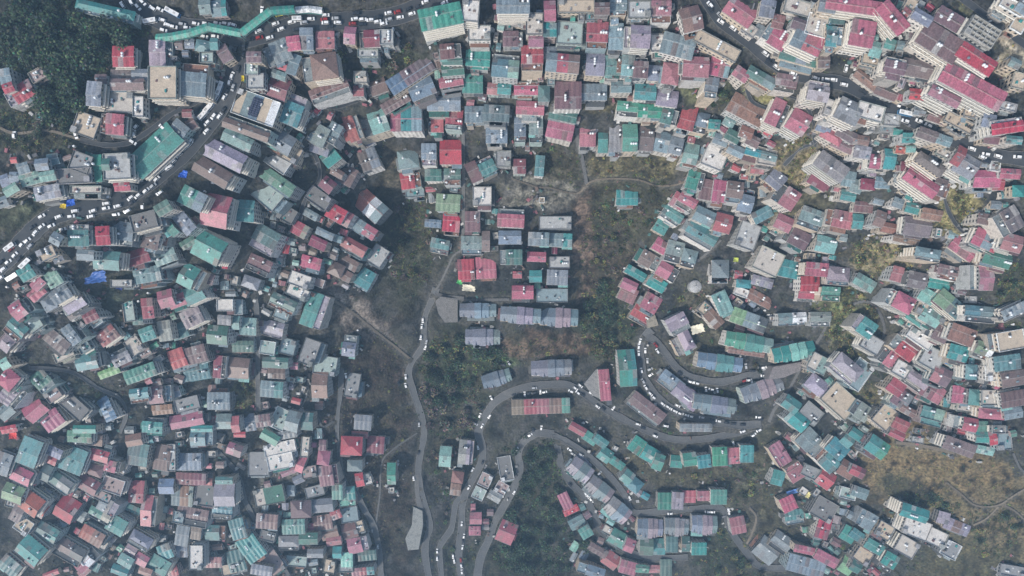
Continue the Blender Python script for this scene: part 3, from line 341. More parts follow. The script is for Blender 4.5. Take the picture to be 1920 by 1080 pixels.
def build_roof_pitched(b,Wd,L,cols,H,style):
    n=max(len(cols),int(round(Wd/3.4)),1); xs=[-Wd/2+Wd*i/n for i in range(n+1)]
    cl=[cols[min(len(cols)-1,int(i*len(cols)/n))] for i in range(n)]
    PT=[(.3,.3,.3),(.17,.13,.12),(.1,.105,.11),(.42,.42,.41),(.2,.17,.16)]
    vr=lambda c: mixc(c,random.choice(PT),random.uniform(.35,.8)) if random.random()<.09 else jit(c,.12)
    lite=lambda c:mixc(c,(.55,.56,.55),.28)
    if style==0:      # one ridge along the width, panelled
        rise=L/2*random.uniform(.24,.36); yr=random.uniform(-.06,.1)*L
        for i in range(n):
            x0,x1=xs[i],xs[i+1]; tm=random.uniform(.35,.65)
            for (ya,yb) in((-L/2,yr),(L/2,yr)):
                ym=ya+(yb-ya)*tm; zm=H+rise*tm; q1=[(x0,ya,H),(x1,ya,H),(x1,ym,zm),(x0,ym,zm)]; q2=[(x0,ym,zm),(x1,ym,zm),(x1,yb,H+rise),(x0,yb,H+rise)]
                if ya>0: q1=q1[::-1];q2=q2[::-1]
                b.face(q1,vr(cl[i])); b.face(q2,vr(cl[i]))
            if i: b.box(x0-.09,x0+.09,-L/2,yr-.2,H-.05,H+.0,lite(c))if False else None
        b.box(-Wd/2-.03,Wd/2+.03,yr-.2,yr+.2,H+rise-.02,H+rise+.1,lite(cl[0]))
        b.box(-Wd/2-.05,Wd/2+.05,-L/2-.2,-L/2+.02,H-.25,H+.06,lite(lite(cl[0])))
        for s,x in((1,-Wd/2),(-1,Wd/2)):
            t=[(x,-L/2,H),(x,yr,H+rise),(x,L/2,H)]; b.face(t if s>0 else t[::-1],(.25,.24,.23))
    elif style==1:    # rows of small gables either side of a flashing strip
        ys=random.uniform(-.12,.15)*L; rows=[(-L/2,ys-.25,0),(ys+.25,L/2,random.uniform(.3,.9))]
        for (y0,y1,dz) in rows:
            for i in range(n):
                c=jit(cl[i],.12); x0,x1=xs[i],xs[i+1]; xm=(x0+x1)/2; r=(x1-x0)*random.uniform(.04,.10); h=H+dz; sl=-.6 if y0<0 and y0==-L/2 else .6
                za,zb=(h-.5,h) if y0==-L/2 else (h,h-.4)
                c=vr(cl[i]); b.face([(x0,y0,za),(xm,y0,za+r),(xm,y1,zb+r),(x0,y1,zb)][::-1],c)
                b.face([(xm,y0,za+r),(x1,y0,za),(x1,y1,zb),(xm,y1,zb+r)][::-1],jit(c,.03))
                b.face([(x0,y0,za),(x1,y0,za),(xm,y0,za+r)],jit(c,.1)); b.face([(x1,y1,zb),(x0,y1,zb),(xm,y1,zb+r)],jit(c,.1))
        b.box(-Wd/2,Wd/2,ys-.28,ys+.28,H-.8,H+.35,lite(cl[0]))
        b.box(-Wd/2-.05,Wd/2+.05,-L/2-.2,-L/2+.02,H-.75,H-.42,lite(lite(cl[0])))
    elif style==2:    # hip
        rise=min(L,Wd)/2*.42; k=min(L,Wd)/2*.95; c=cl[0]
        A,B,C,Dd=(-Wd/2,-L/2,H),(Wd/2,-L/2,H),(Wd/2,L/2,H),(-Wd/2,L/2,H)
        if Wd>=L: R0,R1=(-Wd/2+k,0,H+rise),(Wd/2-k,0,H+rise); fs=[[A,B,R1,R0],[B,C,R1],[C,Dd,R0,R1],[Dd,A,R0]]
        else: R0,R1=(0,-L/2+k,H+rise),(0,L/2-k,H+rise); fs=[[A,B,R0],[B,C,R1,R0],[C,Dd,R1],[Dd,A,R0,R1]]
        for f in fs: b.face(f,jit(c,.08))
    elif style==3:    # long block: stepped gable with raised cross roof in the middle
        rise=L*.17; seg=[(-Wd/2,-Wd*.3,-.6,.08),(-Wd*.3,-Wd*.09,0,0),(-Wd*.09,Wd*.09,.8,-.06),(Wd*.09,Wd*.3,0,0),(Wd*.3,Wd/2,-.6,.08)]
        for j,(x0,x1,dz,ins) in enumerate(seg):
            c=cols[min(len(cols)-1,int(j*len(cols)/5))]; i2=ins*L; c1=jit(c,.1); h=H+dz
            b.face([(x0,-L/2+i2,h),(x1,-L/2+i2,h),(x1,0,h+rise),(x0,0,h+rise)],c1); b.face([(x1,L/2-i2*.5,h),(x0,L/2-i2*.5,h),(x0,0,h+rise),(x1,0,h+rise)],jit(c,.08))
            for s,x in((1,x0),(-1,x1)):
                t=[(x,-L/2+i2,h),(x,0,h+rise),(x,L/2-i2*.5,h)]; b.face(t if s>0 else t[::-1],(.4,.38,.36))
            if j!=2:
                xm=(x0+x1)/2; wz=(x1-x0)*.22   # small front cross gable
                zf=h+rise*.55
                b.face([(xm-wz,-L/2+i2-.3,h+.05),(xm,-L/2+i2-.3,zf),(xm,-L*.2,zf)],jit(c,.1)); b.face([(xm,-L/2+i2-.3,zf),(xm+wz,-L/2+i2-.3,h+.05),(xm,-L*.2,zf)],jit(c,.1))
                b.face([(xm-wz,-L/2+i2-.3,h+.05),(xm+wz,-L/2+i2-.3,h+.05),(xm,-L/2+i2-.3,zf)],(.45,.42,.4))
                b.face([(xm-wz,-L/2+i2-.3,h+.05),(xm+wz,-L/2+i2-.3,h+.05),(xm+wz,-L/2+i2,h),(xm-wz,-L/2+i2,h)][::-1],(.3,.3,.3))
KINDS={'house':0,'flat_roofed_building':0,'apartment_block':0,'shed':0}
def kind_of(h):
    u,v,w,l,a,code=h; cc=code.rstrip('0123456789'); fl=code[len(cc):]
    if w*l<330: return 'shed'
    if (fl and int(fl)>=4) or w*l>2100: return 'apartment_block'
    if cc[0] in FLAT: return 'flat_roofed_building'
    return 'house'
items=[]
KW={'house':'roofed house','flat_roofed_building':'flat-roofed building','apartment_block':'apartment block','shed':'shed'}
for h in HS: cc=h[5].rstrip('0123456789'); items.append((h[0],h[1],cwords(cc)+' '+KW[kind_of(h)]))
order=sorted(range(len(HS)),key=lambda i:-HS[i][2]*HS[i][3])
indiv=set(); cnt={}
for i in order:
    k=kind_of(HS[i]); cnt[k]=cnt.get(k,0)+1
    if cnt[k]<=300: indiv.add(i)
print('KINDS',cnt,len(indiv))
OVR={}
FOOT=[]
rest=MB(); 
KW={'house':'house','flat_roofed_building':'flat-roofed building','apartment_block':'apartment block','shed':'shed'}
KG={'house':'pitched-roof houses on the hillside','flat_roofed_building':'flat concrete roofs among the houses','apartment_block':'large apartment blocks of the town','shed':'small sheds and huts between the houses'}
def facing(u,v,rz):
    """per side: how squarely it looks at the middle of the valley"""
    t=Vector((-(u-960),(v-540))); t=t.normalized() if t.length>1 else Vector((0,-1)); out=[]
    for k in range(4):
        ang=rz-math.pi/2+k*math.pi/2; out.append(t.x*math.cos(ang)+t.y*math.sin(ang))
    return out
NOSPLIT=[(1765,77),(1832,110),(659,836),(704,834),(405,395),(733,888),(1174,370),(873,505),(911,503),(1825,162),(199,766),(1538,335),(822,30),(1131,722),(1715,962),(1605,10),(1675,32),(230,105)]
def make_building(i):
    u,v,w,l,a,code=HS[i]; cc=code.rstrip('0123456789'); fl=code[len(cc):]; kd=kind_of(HS[i])
    if fl: floors=int(fl)
    else: floors={'shed':1,'house':random.choice([2,3,3,4]),'flat_roofed_building':random.choice([2,2,3]),'apartment_block':4}[kd]
    u=float(u);v=float(v)
    if max(w,l)>=70 and not fl: floors=min(floors,3)
    longblock=(len(cc)==3 and w>=40 and all(c in 'sblgta' for c in cc) and v>550)
    if longblock: floors=3; cc=cc.replace('b','s') if cc!='btb' else cc; w*=1.04; l*=1.06
    rr=math.hypot(u-960,v-540)
    while floors>2 and rr>200 and u>1280 and v<330:      # a wall never runs out over the carriageway
        k_=1-floors*3.1/gD(u,v); bu,bv=960+(u-960)*k_,540+(v-540)*k_; e=min(w,l)*.45; bu-=(u-960)/rr*e; bv-=(v-540)/rr*e
        if rdist(bu,bv)>-3: break
        floors-=1
    H=floors*3.1+random.uniform(-.3,.3)
    gu,gv=u,v
    for _ in range(4):
        D=gD(gu,gv); x=(u-960)/F*(D-H); y=-(v-540)/F*(D-H); gu=x/D*F+960; gv=-y/D*F+540
    D=gD(gu,gv); s=(D-H)/F; Wd=w*s*1.02; L=l*s*1.02; rz=-math.radians(a)
    ter=None
    if kd in('house','apartment_block') and not longblock and len(cc)<3 and not any(abs(u-a)<7 and abs(v-b)<7 for a,b in NOSPLIT) and cc[0] not in FLAT and min(Wd,L)>7.5 and random.random()<.5:
        sd=random.choice([0,0,0,2,1,3]) if min(Wd,L)>9 else random.choice([0,2]) ; k=random.uniform(.22,.36)*(L if sd in(0,2) else Wd)
        ox,oy={0:(0,k/2),2:(0,-k/2),1:(-k/2,0),3:(k/2,0)}[sd]
        x+=ox*math.cos(rz)-oy*math.sin(rz); y+=ox*math.sin(rz)+oy*math.cos(rz)
        if sd in(0,2): L-=k
        else: Wd-=k
        ter=(sd,k)
    base=(x,y,CZ-D); FOOT.append((gu,gv,max(w,l)*.5*(D-H)/D,w/2,l/2,math.radians(a),u,v))
    single=i in indiv
    cols=[PAL[c] for c in cc]
    fade=random.uniform(.02,.42); grey=random.choice([(.22,.22,.22),(.2,.2,.21),(.26,.24,.23),(.16,.16,.17)]); 
    plain=any(abs(u-a)<7 and abs(v-b)<7 for a,b in NOSPLIT)
    if plain: fade=.06
    cols=[mixc(c,grey,.12) if plain else c if c==PAL['w'] else tuple(x*random.uniform(.9,1.1) for x in mixc(jit(c,.12),grey,fade)) for c in cols]
    Hb=H
    dep=.34*max(Wd,L)+3
    warm=u>1150 and v<700
    wc=random.choice(WALLC[:2]+[WALLC[4],WALLC[7]]) if (warm or floors>=4) else random.choice(WALLC)
    wb=MB() if single else rest; rb=MB() if single else rest
    if not single:
        cr,sr=math.cos(rz),math.sin(rz); v0=len(rest.v)
    ins=.45 if kd!='shed' else .15
    ww,wl=Wd-2*ins,L-2*ins
    if longblock: st=3
    elif kd=='shed' or cc=='w': st=0
    elif len(cc)==1 and random.random()<.06: st=2
    else: st=1 if (random.random()<.6 and Wd>6) else 0
    top=H+.05 if cc[0] in FLAT else H-[.4,.9,.4,1.0][st]
    wb.box(-ww/2,ww/2,-wl/2,wl/2,-dep,top,wc)
    fc=facing(u,v,rz); r=math.hypot(u-960,v-540); vis=r*H/D*.9
    band=mixc(wc,(.62,.6,.56),.6)
    # storey bands, in-wall openings
    nf2=min(floors+2,int((H+dep)/3.1))
    for k in range(1,nf2+1):
        z=H-3.1*k; e=.12
        wb.box(-ww/2-e,ww/2+e,-wl/2-e,wl/2+e,z-.12,z+.12,band)
    parts=[]
    for sd in range(4):
        ln,pf=wallpts(sd,ww,wl); nwin=max(1,int(ln/2.5)); seen=fc[sd]>.3 and vis>=11 and single and kd!='shed'
        aw=[0,math.pi/2,math.pi,-math.pi/2][sd]
        for k in range(nf2):
            z=H-3.1*k-1.55
            for j in range(nwin):
                if random.random()<.12: continue
                sx=-ln/2+ln*(j+.5)/nwin
                if seen and len(parts)<60:
                    p=pf(sx,.0); parts.append((p[0],p[1],z,aw))
                else:
                    q=[pf(sx-.65,.02),pf(sx+.65,.02)]; dk=(.03,.035,.04)
                    wb.face([(q[0][0],q[0][1],z-.6),(q[1][0],q[1][1],z-.6),(q[1][0],q[1][1],z+.65),(q[0][0],q[0][1],z+.65)],dk)
    pc=[]
    if single and floors>=3 and vis>=13:
        for sd in range(4):
            if fc[sd]<.3: continue
            ln,pf=wallpts(sd,ww,wl); aw=[0,math.pi/2,math.pi,-math.pi/2][sd]; pr=random.uniform(1.1,1.5)
            bb=MB(); bc=mixc(band,lin((226,222,212)),random.uniform(.5,.95))
            bb.box(-ln/2+.2,ln/2-.2,-pr,0,-.1,.08,bc,0,True); bb.box(-ln/2+.2,ln/2-.2,-pr-.1,-pr+.08,.08,.85,bc)
            bm=bb.mesh('balcony',[M_rail])
            for k in range(1,floors+ (1 if floors>4 else 0)): 
                p=pf(0,.0); pc.append((bm,p[0],p[1],H-3.1*k,aw))
    roofname='roof'
    tanks=[]
    if cc[0] in FLAT:
        if len(cc)==1: 
            rb.box(-Wd/2,Wd/2,-L/2,L/2,H-.25,H,jit(cols[0],.1),1,True)
        else:
            for j,c in enumerate(cols):
                x0=-Wd/2+Wd*j/len(cols); x1=-Wd/2+Wd*(j+1)/len(cols); rb.box(x0,x1,-L/2,L/2,H-.25,H+.18*((j*7)%3),c,1,True)
        pcx=lin((225,228,228)) if cc[0] in'ew' else jit(mixc(cols[0],(.4,.4,.39),.4),.1); t=.22; ph=.9
        for (x0,x1,y0,y1) in((-Wd/2,Wd/2,-L/2,-L/2+t),(-Wd/2,Wd/2,L/2-t,L/2),(-Wd/2,-Wd/2+t,-L/2+t,L/2-t),(Wd/2-t,Wd/2,-L/2+t,L/2-t)):
            rb.box(x0,x1,y0,y1,H+.37,H+ph,pcx,1,True); rb.box(x0,x1,y0,y1,H-.1,H+.37,pcx,1)
        for _ in range(random.randint(2,5) if cc[0] not in 'e' else 0):       # things left on the slab, patches of sheet
            a1=random.uniform(.5,1.6); b1=random.uniform(.5,2.0); xx=random.uniform(-Wd/2+1.8,Wd/2-1.8) if Wd>5 else 0; yy=random.uniform(-L/2+1.8,L/2-1.8) if L>5 else 0
            rb.box(xx-a1/2,xx+a1/2,yy-b1/2,yy+b1/2,H-.02,H+random.uniform(.25,1.2),random.choice([(.4,.4,.4),(.1,.11,.12),(.55,.56,.56),(.2,.16,.14),PAL['m'],PAL['t']]),1)
        if Wd>7 and L>7 and random.random()<.6:
            sx=random.choice((-1,1))*(Wd/2-2.1); sy=random.choice((-1,1))*(L/2-2.1); pc.append(('stair',sx,sy,H,0))
    else:
        build_roof_pitched(rb,Wd,L,cols,H-.35,st)
        if single and random.random()<.3 and kd=='house':                 # mismatched lower sheet at one end
            hh=L*random.uniform(.2,.35); xx=random.choice((-1,1)); c=random.choice([PAL['s'],PAL['m'],PAL['k'],PAL['c'],PAL['a']])
            x0,x1=(-Wd/2-.2,-Wd/2+Wd*.45) if xx<0 else (Wd/2-Wd*.45,Wd/2+.2)
            rb.box(x0,x1,-L/2-hh*.5,-L/2+hh*.3,H-1.5,H-1.3,jit(c,.15),0,True)
        for _ in range(random.choice([0,0,1,2])):
            xx=random.uniform(-.35,.35)*Wd; yy=random.uniform(-.35,.35)*L; e=random.uniform(.4,.9); h2=H+L*.18
            rb.box(xx-e,xx+e,yy-e*.6,yy+e*.6,H-.6,H+L*.10 if st==0 else H+.55,random.choice([lin((205,210,212)),PAL['k'],PAL['s'],PAL['c']]))
    if not single:
        for j in range(v0,len(rest.v)):
            q=rest.v[j]; rest.v[j]=(x+q[0]*cr-q[1]*sr,y+q[0]*sr+q[1]*cr,CZ-D+q[2])
        return
    root=link(kd,None,None,base,rz); root.empty_display_size=2
    na=0
    if ter:
        sd,k=ter; ln,pf=wallpts(sd,ww,wl); zz=H-random.choice([.5,1.4,3.1,3.1]); q0=pf(-ln/2,k);q1=pf(ln/2,.0); xa,xb=sorted((q0[0],q1[0])); ya,yb=sorted((q0[1],q1[1]))
        tc=random.choice([PAL['c'],PAL['c'],PAL['k'],PAL['s'],PAL['l'],cols[0],PAL['n'],(.16,.16,.15)]); ab=MB(); pcx=mixc(wc,(.5,.5,.5),.4)
        ab.box(xa,xb,ya,yb,-dep-.02,zz,wc,0,top=jit(tc,.2))
        for (x0,x1,y0,y1) in((xa,xb,ya,ya+.15),(xa,xb,yb-.15,yb),(xa,xa+.15,ya+.15,yb-.15),(xb-.15,xb,ya+.15,yb-.15)): ab.box(x0,x1,y0,y1,zz-.03,zz+.8,pcx,0)
        for _ in range(random.randint(2,6)):
            e=random.uniform(.25,.9); px=random.uniform(xa+.5,xb-.5); py=random.uniform(ya+.4,yb-.4); ab.box(max(xa+.2,px-e),min(xb-.2,px+e),max(ya+.2,py-e*.6),min(yb-.2,py+e*.6),zz-.05,zz+random.uniform(.2,1.1),random.choice([(.5,.5,.5),(.08,.08,.09),(.25,.12,.12),(.1,.22,.3),(.3,.3,.28),(.65,.65,.62)]))
        link('terrace',ab.mesh('terrace',[M_conc]),root)
        if random.random()<.5: link('water_tank',ME_tank[0],root,(random.uniform(xa+1,xb-1),(ya+yb)/2,zz),0)
    if kd in('house','flat_roofed_building') and floors<4:
        for sd in (0,0,1,2,3):
            if random.random()>(.62 if sd==0 else .4): continue
            ln,pf=wallpts(sd,ww,wl); a_=random.uniform(.35,.95)*ln/2; c_=random.uniform(-1,1)*(ln/2-a_); dp=random.uniform(1.2,3.6); zz=H-random.choice([2.2,3.1,4.0,5.2,6.0])
            if zz<.8: continue
            q0=pf(c_-a_,dp);q1=pf(c_+a_,.0); xa,xb=sorted((q0[0],q1[0])); ya,yb=sorted((q0[1],q1[1])); tc=random.choice([PAL['c'],PAL['c'],PAL['k'],PAL['s'],PAL['m'],PAL['n'],cols[0],PAL['d'],(.12,.12,.12)])
            ab=MB(); ab.box(xa,xb,ya,yb,-dep-na*.01,zz,jit(mixc(wc,(.2,.2,.2),.5),.2),0,top=jit(tc,.2)); na+=1
            for _ in range(random.randint(0,3)):
                e=random.uniform(.2,.7); px=random.uniform(xa,xb); py=random.uniform(ya,yb); ab.box(max(xa,px-e),min(xb,px+e),max(ya,py-e*.6),min(yb,py+e*.6),zz-.05,zz+random.uniform(.2,.9),random.choice([(.5,.5,.5),(.08,.08,.09),(.25,.12,.12),(.1,.22,.3),(.3,.3,.28)]))
            link('annexe',ab.mesh('annexe',[M_conc]),root)
    link('wall',wb.mesh('wall',[M_wall]),root); link(roofname,rb.mesh('roof',[M_roof,M_conc]),root)
    for (px,py,z,aw) in parts: link('window',ME_win,root,(px,py,z),aw)
    for p in pc:
        if p[0]=='stair':
            sb=MB(); sc=jit(mixc(wc,(.4,.4,.4),.4),.15); sb.box(-1.5,1.5,-1.5,1.5,0,2.2,sc,0); sb.box(-1.7,1.7,-1.7,1.7,2.2,2.35,jit(mixc(cols[0],(.4,.4,.4),.4),.15),0,True)
            link('stair_room',sb.mesh('stair_room',[M_conc]),root,p[1:4])
        else: link('balcony',p[0],root,p[1:4],p[4])
    if kd!='shed' and not longblock and random.random()<.92:
        nt_=random.choice([1,1,2,2,3,4]); cx=random.uniform(-.3,.3)*Wd; cy=random.uniform(-.25,.25)*L; dx=random.random()<.5
        for k in range(nt_):
            px=cx+(k*1.5 if dx else 0); py=cy+(0 if dx else k*1.5)
            if abs(px)>Wd/2-.8 or abs(py)>L/2-.8: continue
            link('water_tank',ME_tank[0 if random.random()<.78 else 1],root,(px,py,H+(0 if cc[0] in FLAT else L*.07)),0)
    if abs(u-480)<8 and abs(v-202)<8:
        pb=MB()
        pb.box(-.8,.8,-L*.36,L*.36,0,.12,(.012,.02,.06),0,True)
        for q_ in range(1,9): pb.box(-.8,.8,-L*.36+L*.08*q_-.05,-L*.36+L*.08*q_+.05,.12,.15,(.25,.28,.33))
        pm=pb.mesh('solar_panel',[M_plain])
        for k in range(3): link('solar_panel',pm,root,(-2.2+k*1.9,0,H+.9))
    if abs(u-1837)<4 and abs(v-62)<4:
        gb=MB()
        for q_ in range(7): xx=-Wd/2+.5+(Wd-1)*q_/6; gb.box(xx-.2,xx+.2,-L/2+.3,L/2-.3,H,H+2.4,(.36,.36,.34))
        for q_ in range(5): yy=-L/2+.5+(L-1)*q_/4; gb.box(-Wd/2+.3,Wd/2-.3,yy-.2,yy+.2,H+.02,H+2.42,(.36,.36,.34))
        link('unfinished_walls',gb.mesh('unfinished_walls',[M_conc]),root)
    # label
    key=items[i][2]; rk,dr,ln=where(i,items,key)
    sz='small ' if w*l<700 else ('long ' if w>2.1*l else '')
    lab=f"{sz}{key}, {rk} such {dr} the {ln}"
    if len(lab.split())>16: lab=lab[len(sz):]
    tag(root,lab,KW[kd],KG[kd])
    return root
SPECIAL={(484,203):'white building with solar panels and a terrace beside the busy main road',(822,30):'large green-roofed apartment block just below the top main road',
(1174,370):'lone teal-roofed house standing by itself in the central scrub',(1538,335):'house with maroon roof and pale walls beside the dry golden clearing',
(199,766):'long blue-roofed shed alone on the dark gully slope',(733,888):'narrow green-roofed shed on the ravine slope beside a footpath'}
for i in range(len(HS)):
    r=make_building(i)
    if r:
        for (a,b),t in SPECIAL.items():
            if abs(HS[i][0]-a)<7 and abs(HS[i][1]-b)<7: r['label']=t
if rest.v: tag(link('small_houses',rest.mesh('small_houses',[M_roof,M_conc])),'many more small metal-roofed houses filling the gaps of the town','houses',None,'stuff')
# ---------------------------------------------------------------- covered footbridge, dome, canopies, yard slabs
def gp(u,v,h=0.): D=gD(u,v); return P3(u,v,D-h) if h==0 else Vector(((u-960)/F*(D-h),-(v-540)/F*(D-h),CZ-D+h))
def walkway(pts,w,name,label,cat,col,H):
    q=[gp(a,b,H) for a,b in pts]; zt=max(p.z for p in q); c0=q[0].copy(); root=link(name,None,None,(c0.x,c0.y,c0.z-H))
    tag(root,label,cat)
    rb=MB();db=MB();pb=[]
    for a,b in zip(q[:-1],q[1:]):
        a=a-c0;b=b-c0; a=Vector((a.x,a.y,a.z+H)); b=Vector((b.x,b.y,b.z+H)); d=(b-a); L=d.length; t=d.normalized(); n=Vector((-t.y,t.x,0)).normalized()*w/2; up=Vector((0,0,w*.2))
        k=max(2,int(L/1.6))
        for i in range(k):
            A=a+d*(i/k);B=a+d*((i+1)/k); c=jit(col,.04) if i%2 else mixc(col,(.2,.24,.24),.35)
            rb.face([A-n,B-n,B+up,A+up],c); rb.face([B+n,A+n,A+up,B+up],jit(c,.1))
        dz=Vector((0,0,-2.6)); m=n*.8
        db.face([a-m+dz,b-m+dz,b+m+dz,a+m+dz],(.3,.3,.3))
        for s in(-1,1): db.face([a+m*s+dz,b+m*s+dz,b+m*s+dz*.6,a+m*s+dz*.6],(.1,.3,.27))
        for i in range(0,k,5):
            A=a+d*(i/k)
            for s in(-1,1): pb.append(A+m*s)
    link('roof',rb.mesh('roof',[M_roof]),root); link('deck',db.mesh('deck',[M_plain]),root)
    po=MB(); po.cyl(0,0,-H-3,.1,.16,(.12,.3,.27),n=6); pm=po.mesh('post',[M_plain])
    for p in pb[:90]: link('post',pm,root,p)
    return root
TE=lin((64,148,132))
walkway([(452,62),(390,50),(355,62),(320,69),(292,71)],4.6,'covered_footbridge','left arm of the teal covered footbridge crossing above the crowded junction','footbridge',TE,6.5)
walkway([(320,70),(352,66),(395,52),(396,50)],4,'covered_footbridge','teal covered walkway roof continuing left beside the dark wood','footbridge',TE,6) if False else None
walkway([(452,62),(507,20),(552,17)],4.6,'covered_footbridge','right arm of the teal covered footbridge climbing towards the top road','footbridge',TE,6.5)
b=MB()
wsh=lin((226,228,228))
walkway([(554,19),(580,17),(604,20)],4.0,'market_canopy','white roadside canopy at the right end of the covered footbridge','canopy',wsh,3.5)
# round domed tank
def dome(u,v,R,label):
    p=gp(u,v,3); root=link('domed_tank',None,None,(p.x,p.y,p.z-3)); tag(root,label,'water tank')
    b=MB(); n=28
    b.cyl(0,0,-4,3,R,(.33,.34,.33),n=n); link('wall',b.mesh('wall',[M_conc]),root)
    b=MB(); pr=None
    for k in range(7):
        a0=k/7*math.pi/2;a1=(k+1)/7*math.pi/2
        for j in range(n):
            t0,t1=2*math.pi*j/n,2*math.pi*(j+1)/n; f=lambda a,t:((R+.2)*math.cos(a)*math.cos(t),(R+.2)*math.cos(a)*math.sin(t),3+R*.3*math.sin(a))
            pts_=[f(a0,t0),f(a0,t1),f(a1,t1)]+([f(a1,t0)] if k<6 else []); b.face(pts_,jit((.4,.4,.4),.05))
    link('dome',b.mesh('dome',[M_conc]),root)
    b=MB(); b.cyl(0,0,3+R*.28,3+R*.3+.6,.6,(.5,.5,.5)); link('hatch',b.mesh('hatch',[M_conc]),root)
dome(1304,537,4.6,'round grey domed water tank on the slope left of the grey houses')
# sagging cloth sheets on poles
def sheet(u,v,w,l,ang,col,name,label,cat,H=3.):
    D=gD(u,v); s=(D-H)/F; Wd,L=w*s,l*s; p=gp(u,v,H); root=link(name,None,None,(p.x,p.y,p.z-H),-math.radians(ang)); tag(root,label,cat)
    n=9; V=[];Fc=[]; b=MB(); g={}
    for i in range(n+1):
        for j in range(n+1):
            x=(i/n-.5)*Wd;y=(j/n-.5)*L; e=1+.08*math.sin(i*2.3+j*1.7); g[i,j]=(x*e,y*e,H-.9*math.sin(math.pi*i/n)*math.sin(math.pi*j/n)+random.uniform(-.25,.25))
    for i in range(n):
        for j in range(n): b.face([g[i,j],g[i+1,j],g[i+1,j+1],g[i,j+1]],jit(col,.1))
    me=b.mesh('cloth',[M_plain]); cl=link('cloth',me,root); so_=cl.modifiers.new('thick','SOLIDIFY'); so_.thickness=.04
    pm=MB(); pm.cyl(0,0,-3,H-.1,.07,(.2,.2,.2),n=6); pm=pm.mesh('pole',[M_plain])
    for sx in(-.48,.48):
        for sy in(-.48,.48): link('pole',pm,root,(sx*Wd,sy*L,0))
BL=lin((30,90,190))
sheet(178,520,40,21,-8,lin((52,96,168)),'tarpaulin','big bright blue tarpaulin spread on the slope beside the teal block','tarpaulin')
sheet(343,326,15,14,10,BL,'tarpaulin','small blue tarpaulin beside the busy main road','tarpaulin')
sheet(132,380,16,12,-10,BL,'tarpaulin','blue tarpaulin stall cover just right of the yellow roadside canopy','tarpaulin')
sheet(118,386,11,9,10,lin((214,190,60)),'canopy','small yellow roadside canopy on the edge of the main road','canopy')
sheet(222,537,16,10,20,lin((24,50,130)),'tarpaulin','small navy tarpaulin behind the crimson hipped roof','tarpaulin')
sheet(1308,617,24,16,-15,lin((232,226,204)),'canopy','cream cloth canopy on the slope left of the pale green long block','canopy')
sheet(1380,487,9,8,5,lin((180,192,90)),'canopy','lime yellow sheet beside the plain beige rooftop','canopy')
sheet(879,540,24,12,5,lin((224,218,196)),'canopy','cream cloth sheets below the twin crimson roofs','canopy')
sheet(862,529,10,8,25,lin((90,190,110)),'canopy','small light green sheet at the corner of the twin crimson roofs','canopy')
sheet(1778,678,11,9,5,lin((60,130,210)),'tarpaulin','little blue tarpaulin among white-walled houses at the right','tarpaulin')
sheet(455,147,5,11,0,lin((214,196,50)),'canopy','narrow yellow awning beside the footbridge junction','canopy')
sheet(523,28,14,5,-12,lin((200,190,70)),'canopy','row of yellow stall awnings under the footbridge right arm','canopy')
sheet(567,100,9,8,0,lin((190,180,80)),'canopy','yellow cloth at the corner below the pink and grey roofs','canopy')
sheet(1510,925,20,12,30,lin((226,216,150)),'canopy','pale yellow sheet below the pink double house lower right','canopy')
sheet(1488,922,26,8,-18,lin((90,130,190)),'tarpaulin','faded blue tarpaulin strip near the crimson hipped house','tarpaulin')
sheet(24,817,14,12,0,lin((210,60,60)),'tarpaulin','small red tarpaulin near the left edge','tarpaulin')
sheet(500,478,9,8,0,lin((215,215,205)),'canopy','small pale canopy above the lilac block near the main road','canopy') if False else None
# solar array on the white building
sp=gp(484,205,0)
def slab(poly,name,mcol,lift,th=1.6):
    top=[]; Ds=[gD(a,b) for a,b in poly]; dm=min(Ds); b=MB()
    T=[P3(a,b_,dm-lift) for a,b_ in poly]
    if (T[1]-T[0]).cross(T[2]-T[1]).z<0: T=T[::-1]
    b.face(T,mcol)
    B=[t-Vector((0,0,th+(max(Ds)-dm))) for t in T]
    for i in range(len(T)):
        j=(i+1)%len(T); b.face([B[i],B[j],T[j],T[i]],mixc(mcol,(.2,.2,.2),.3))
    o=link(name,b.mesh(name,[M_conc])); tag(o,kind='structure'); return o
slab([(816,565),(826,556),(858,560),(858,604),(834,605),(822,588)],'car_park_pavement',(.19,.185,.18),.9)
slab([(775,950),(792,958),(793,985),(785,1030),(765,1032),(760,1010),(772,985)],'concrete_yard_pavement',(.27,.28,.27),.9)
slab([(1095,720),(1118,692),(1124,694),(1130,750),(1112,742)],'terrace_pavement',(.25,.25,.25),.9)
slab([(1450,688),(1505,678),(1500,695),(1470,708),(1440,712)],'parking_pavement',(.22,.2,.2),1.2)
slab([(1235,610),(1215,615),(1212,600),(1228,590)],'bare_earth_pavement',(.3,.27,.22),1.0)
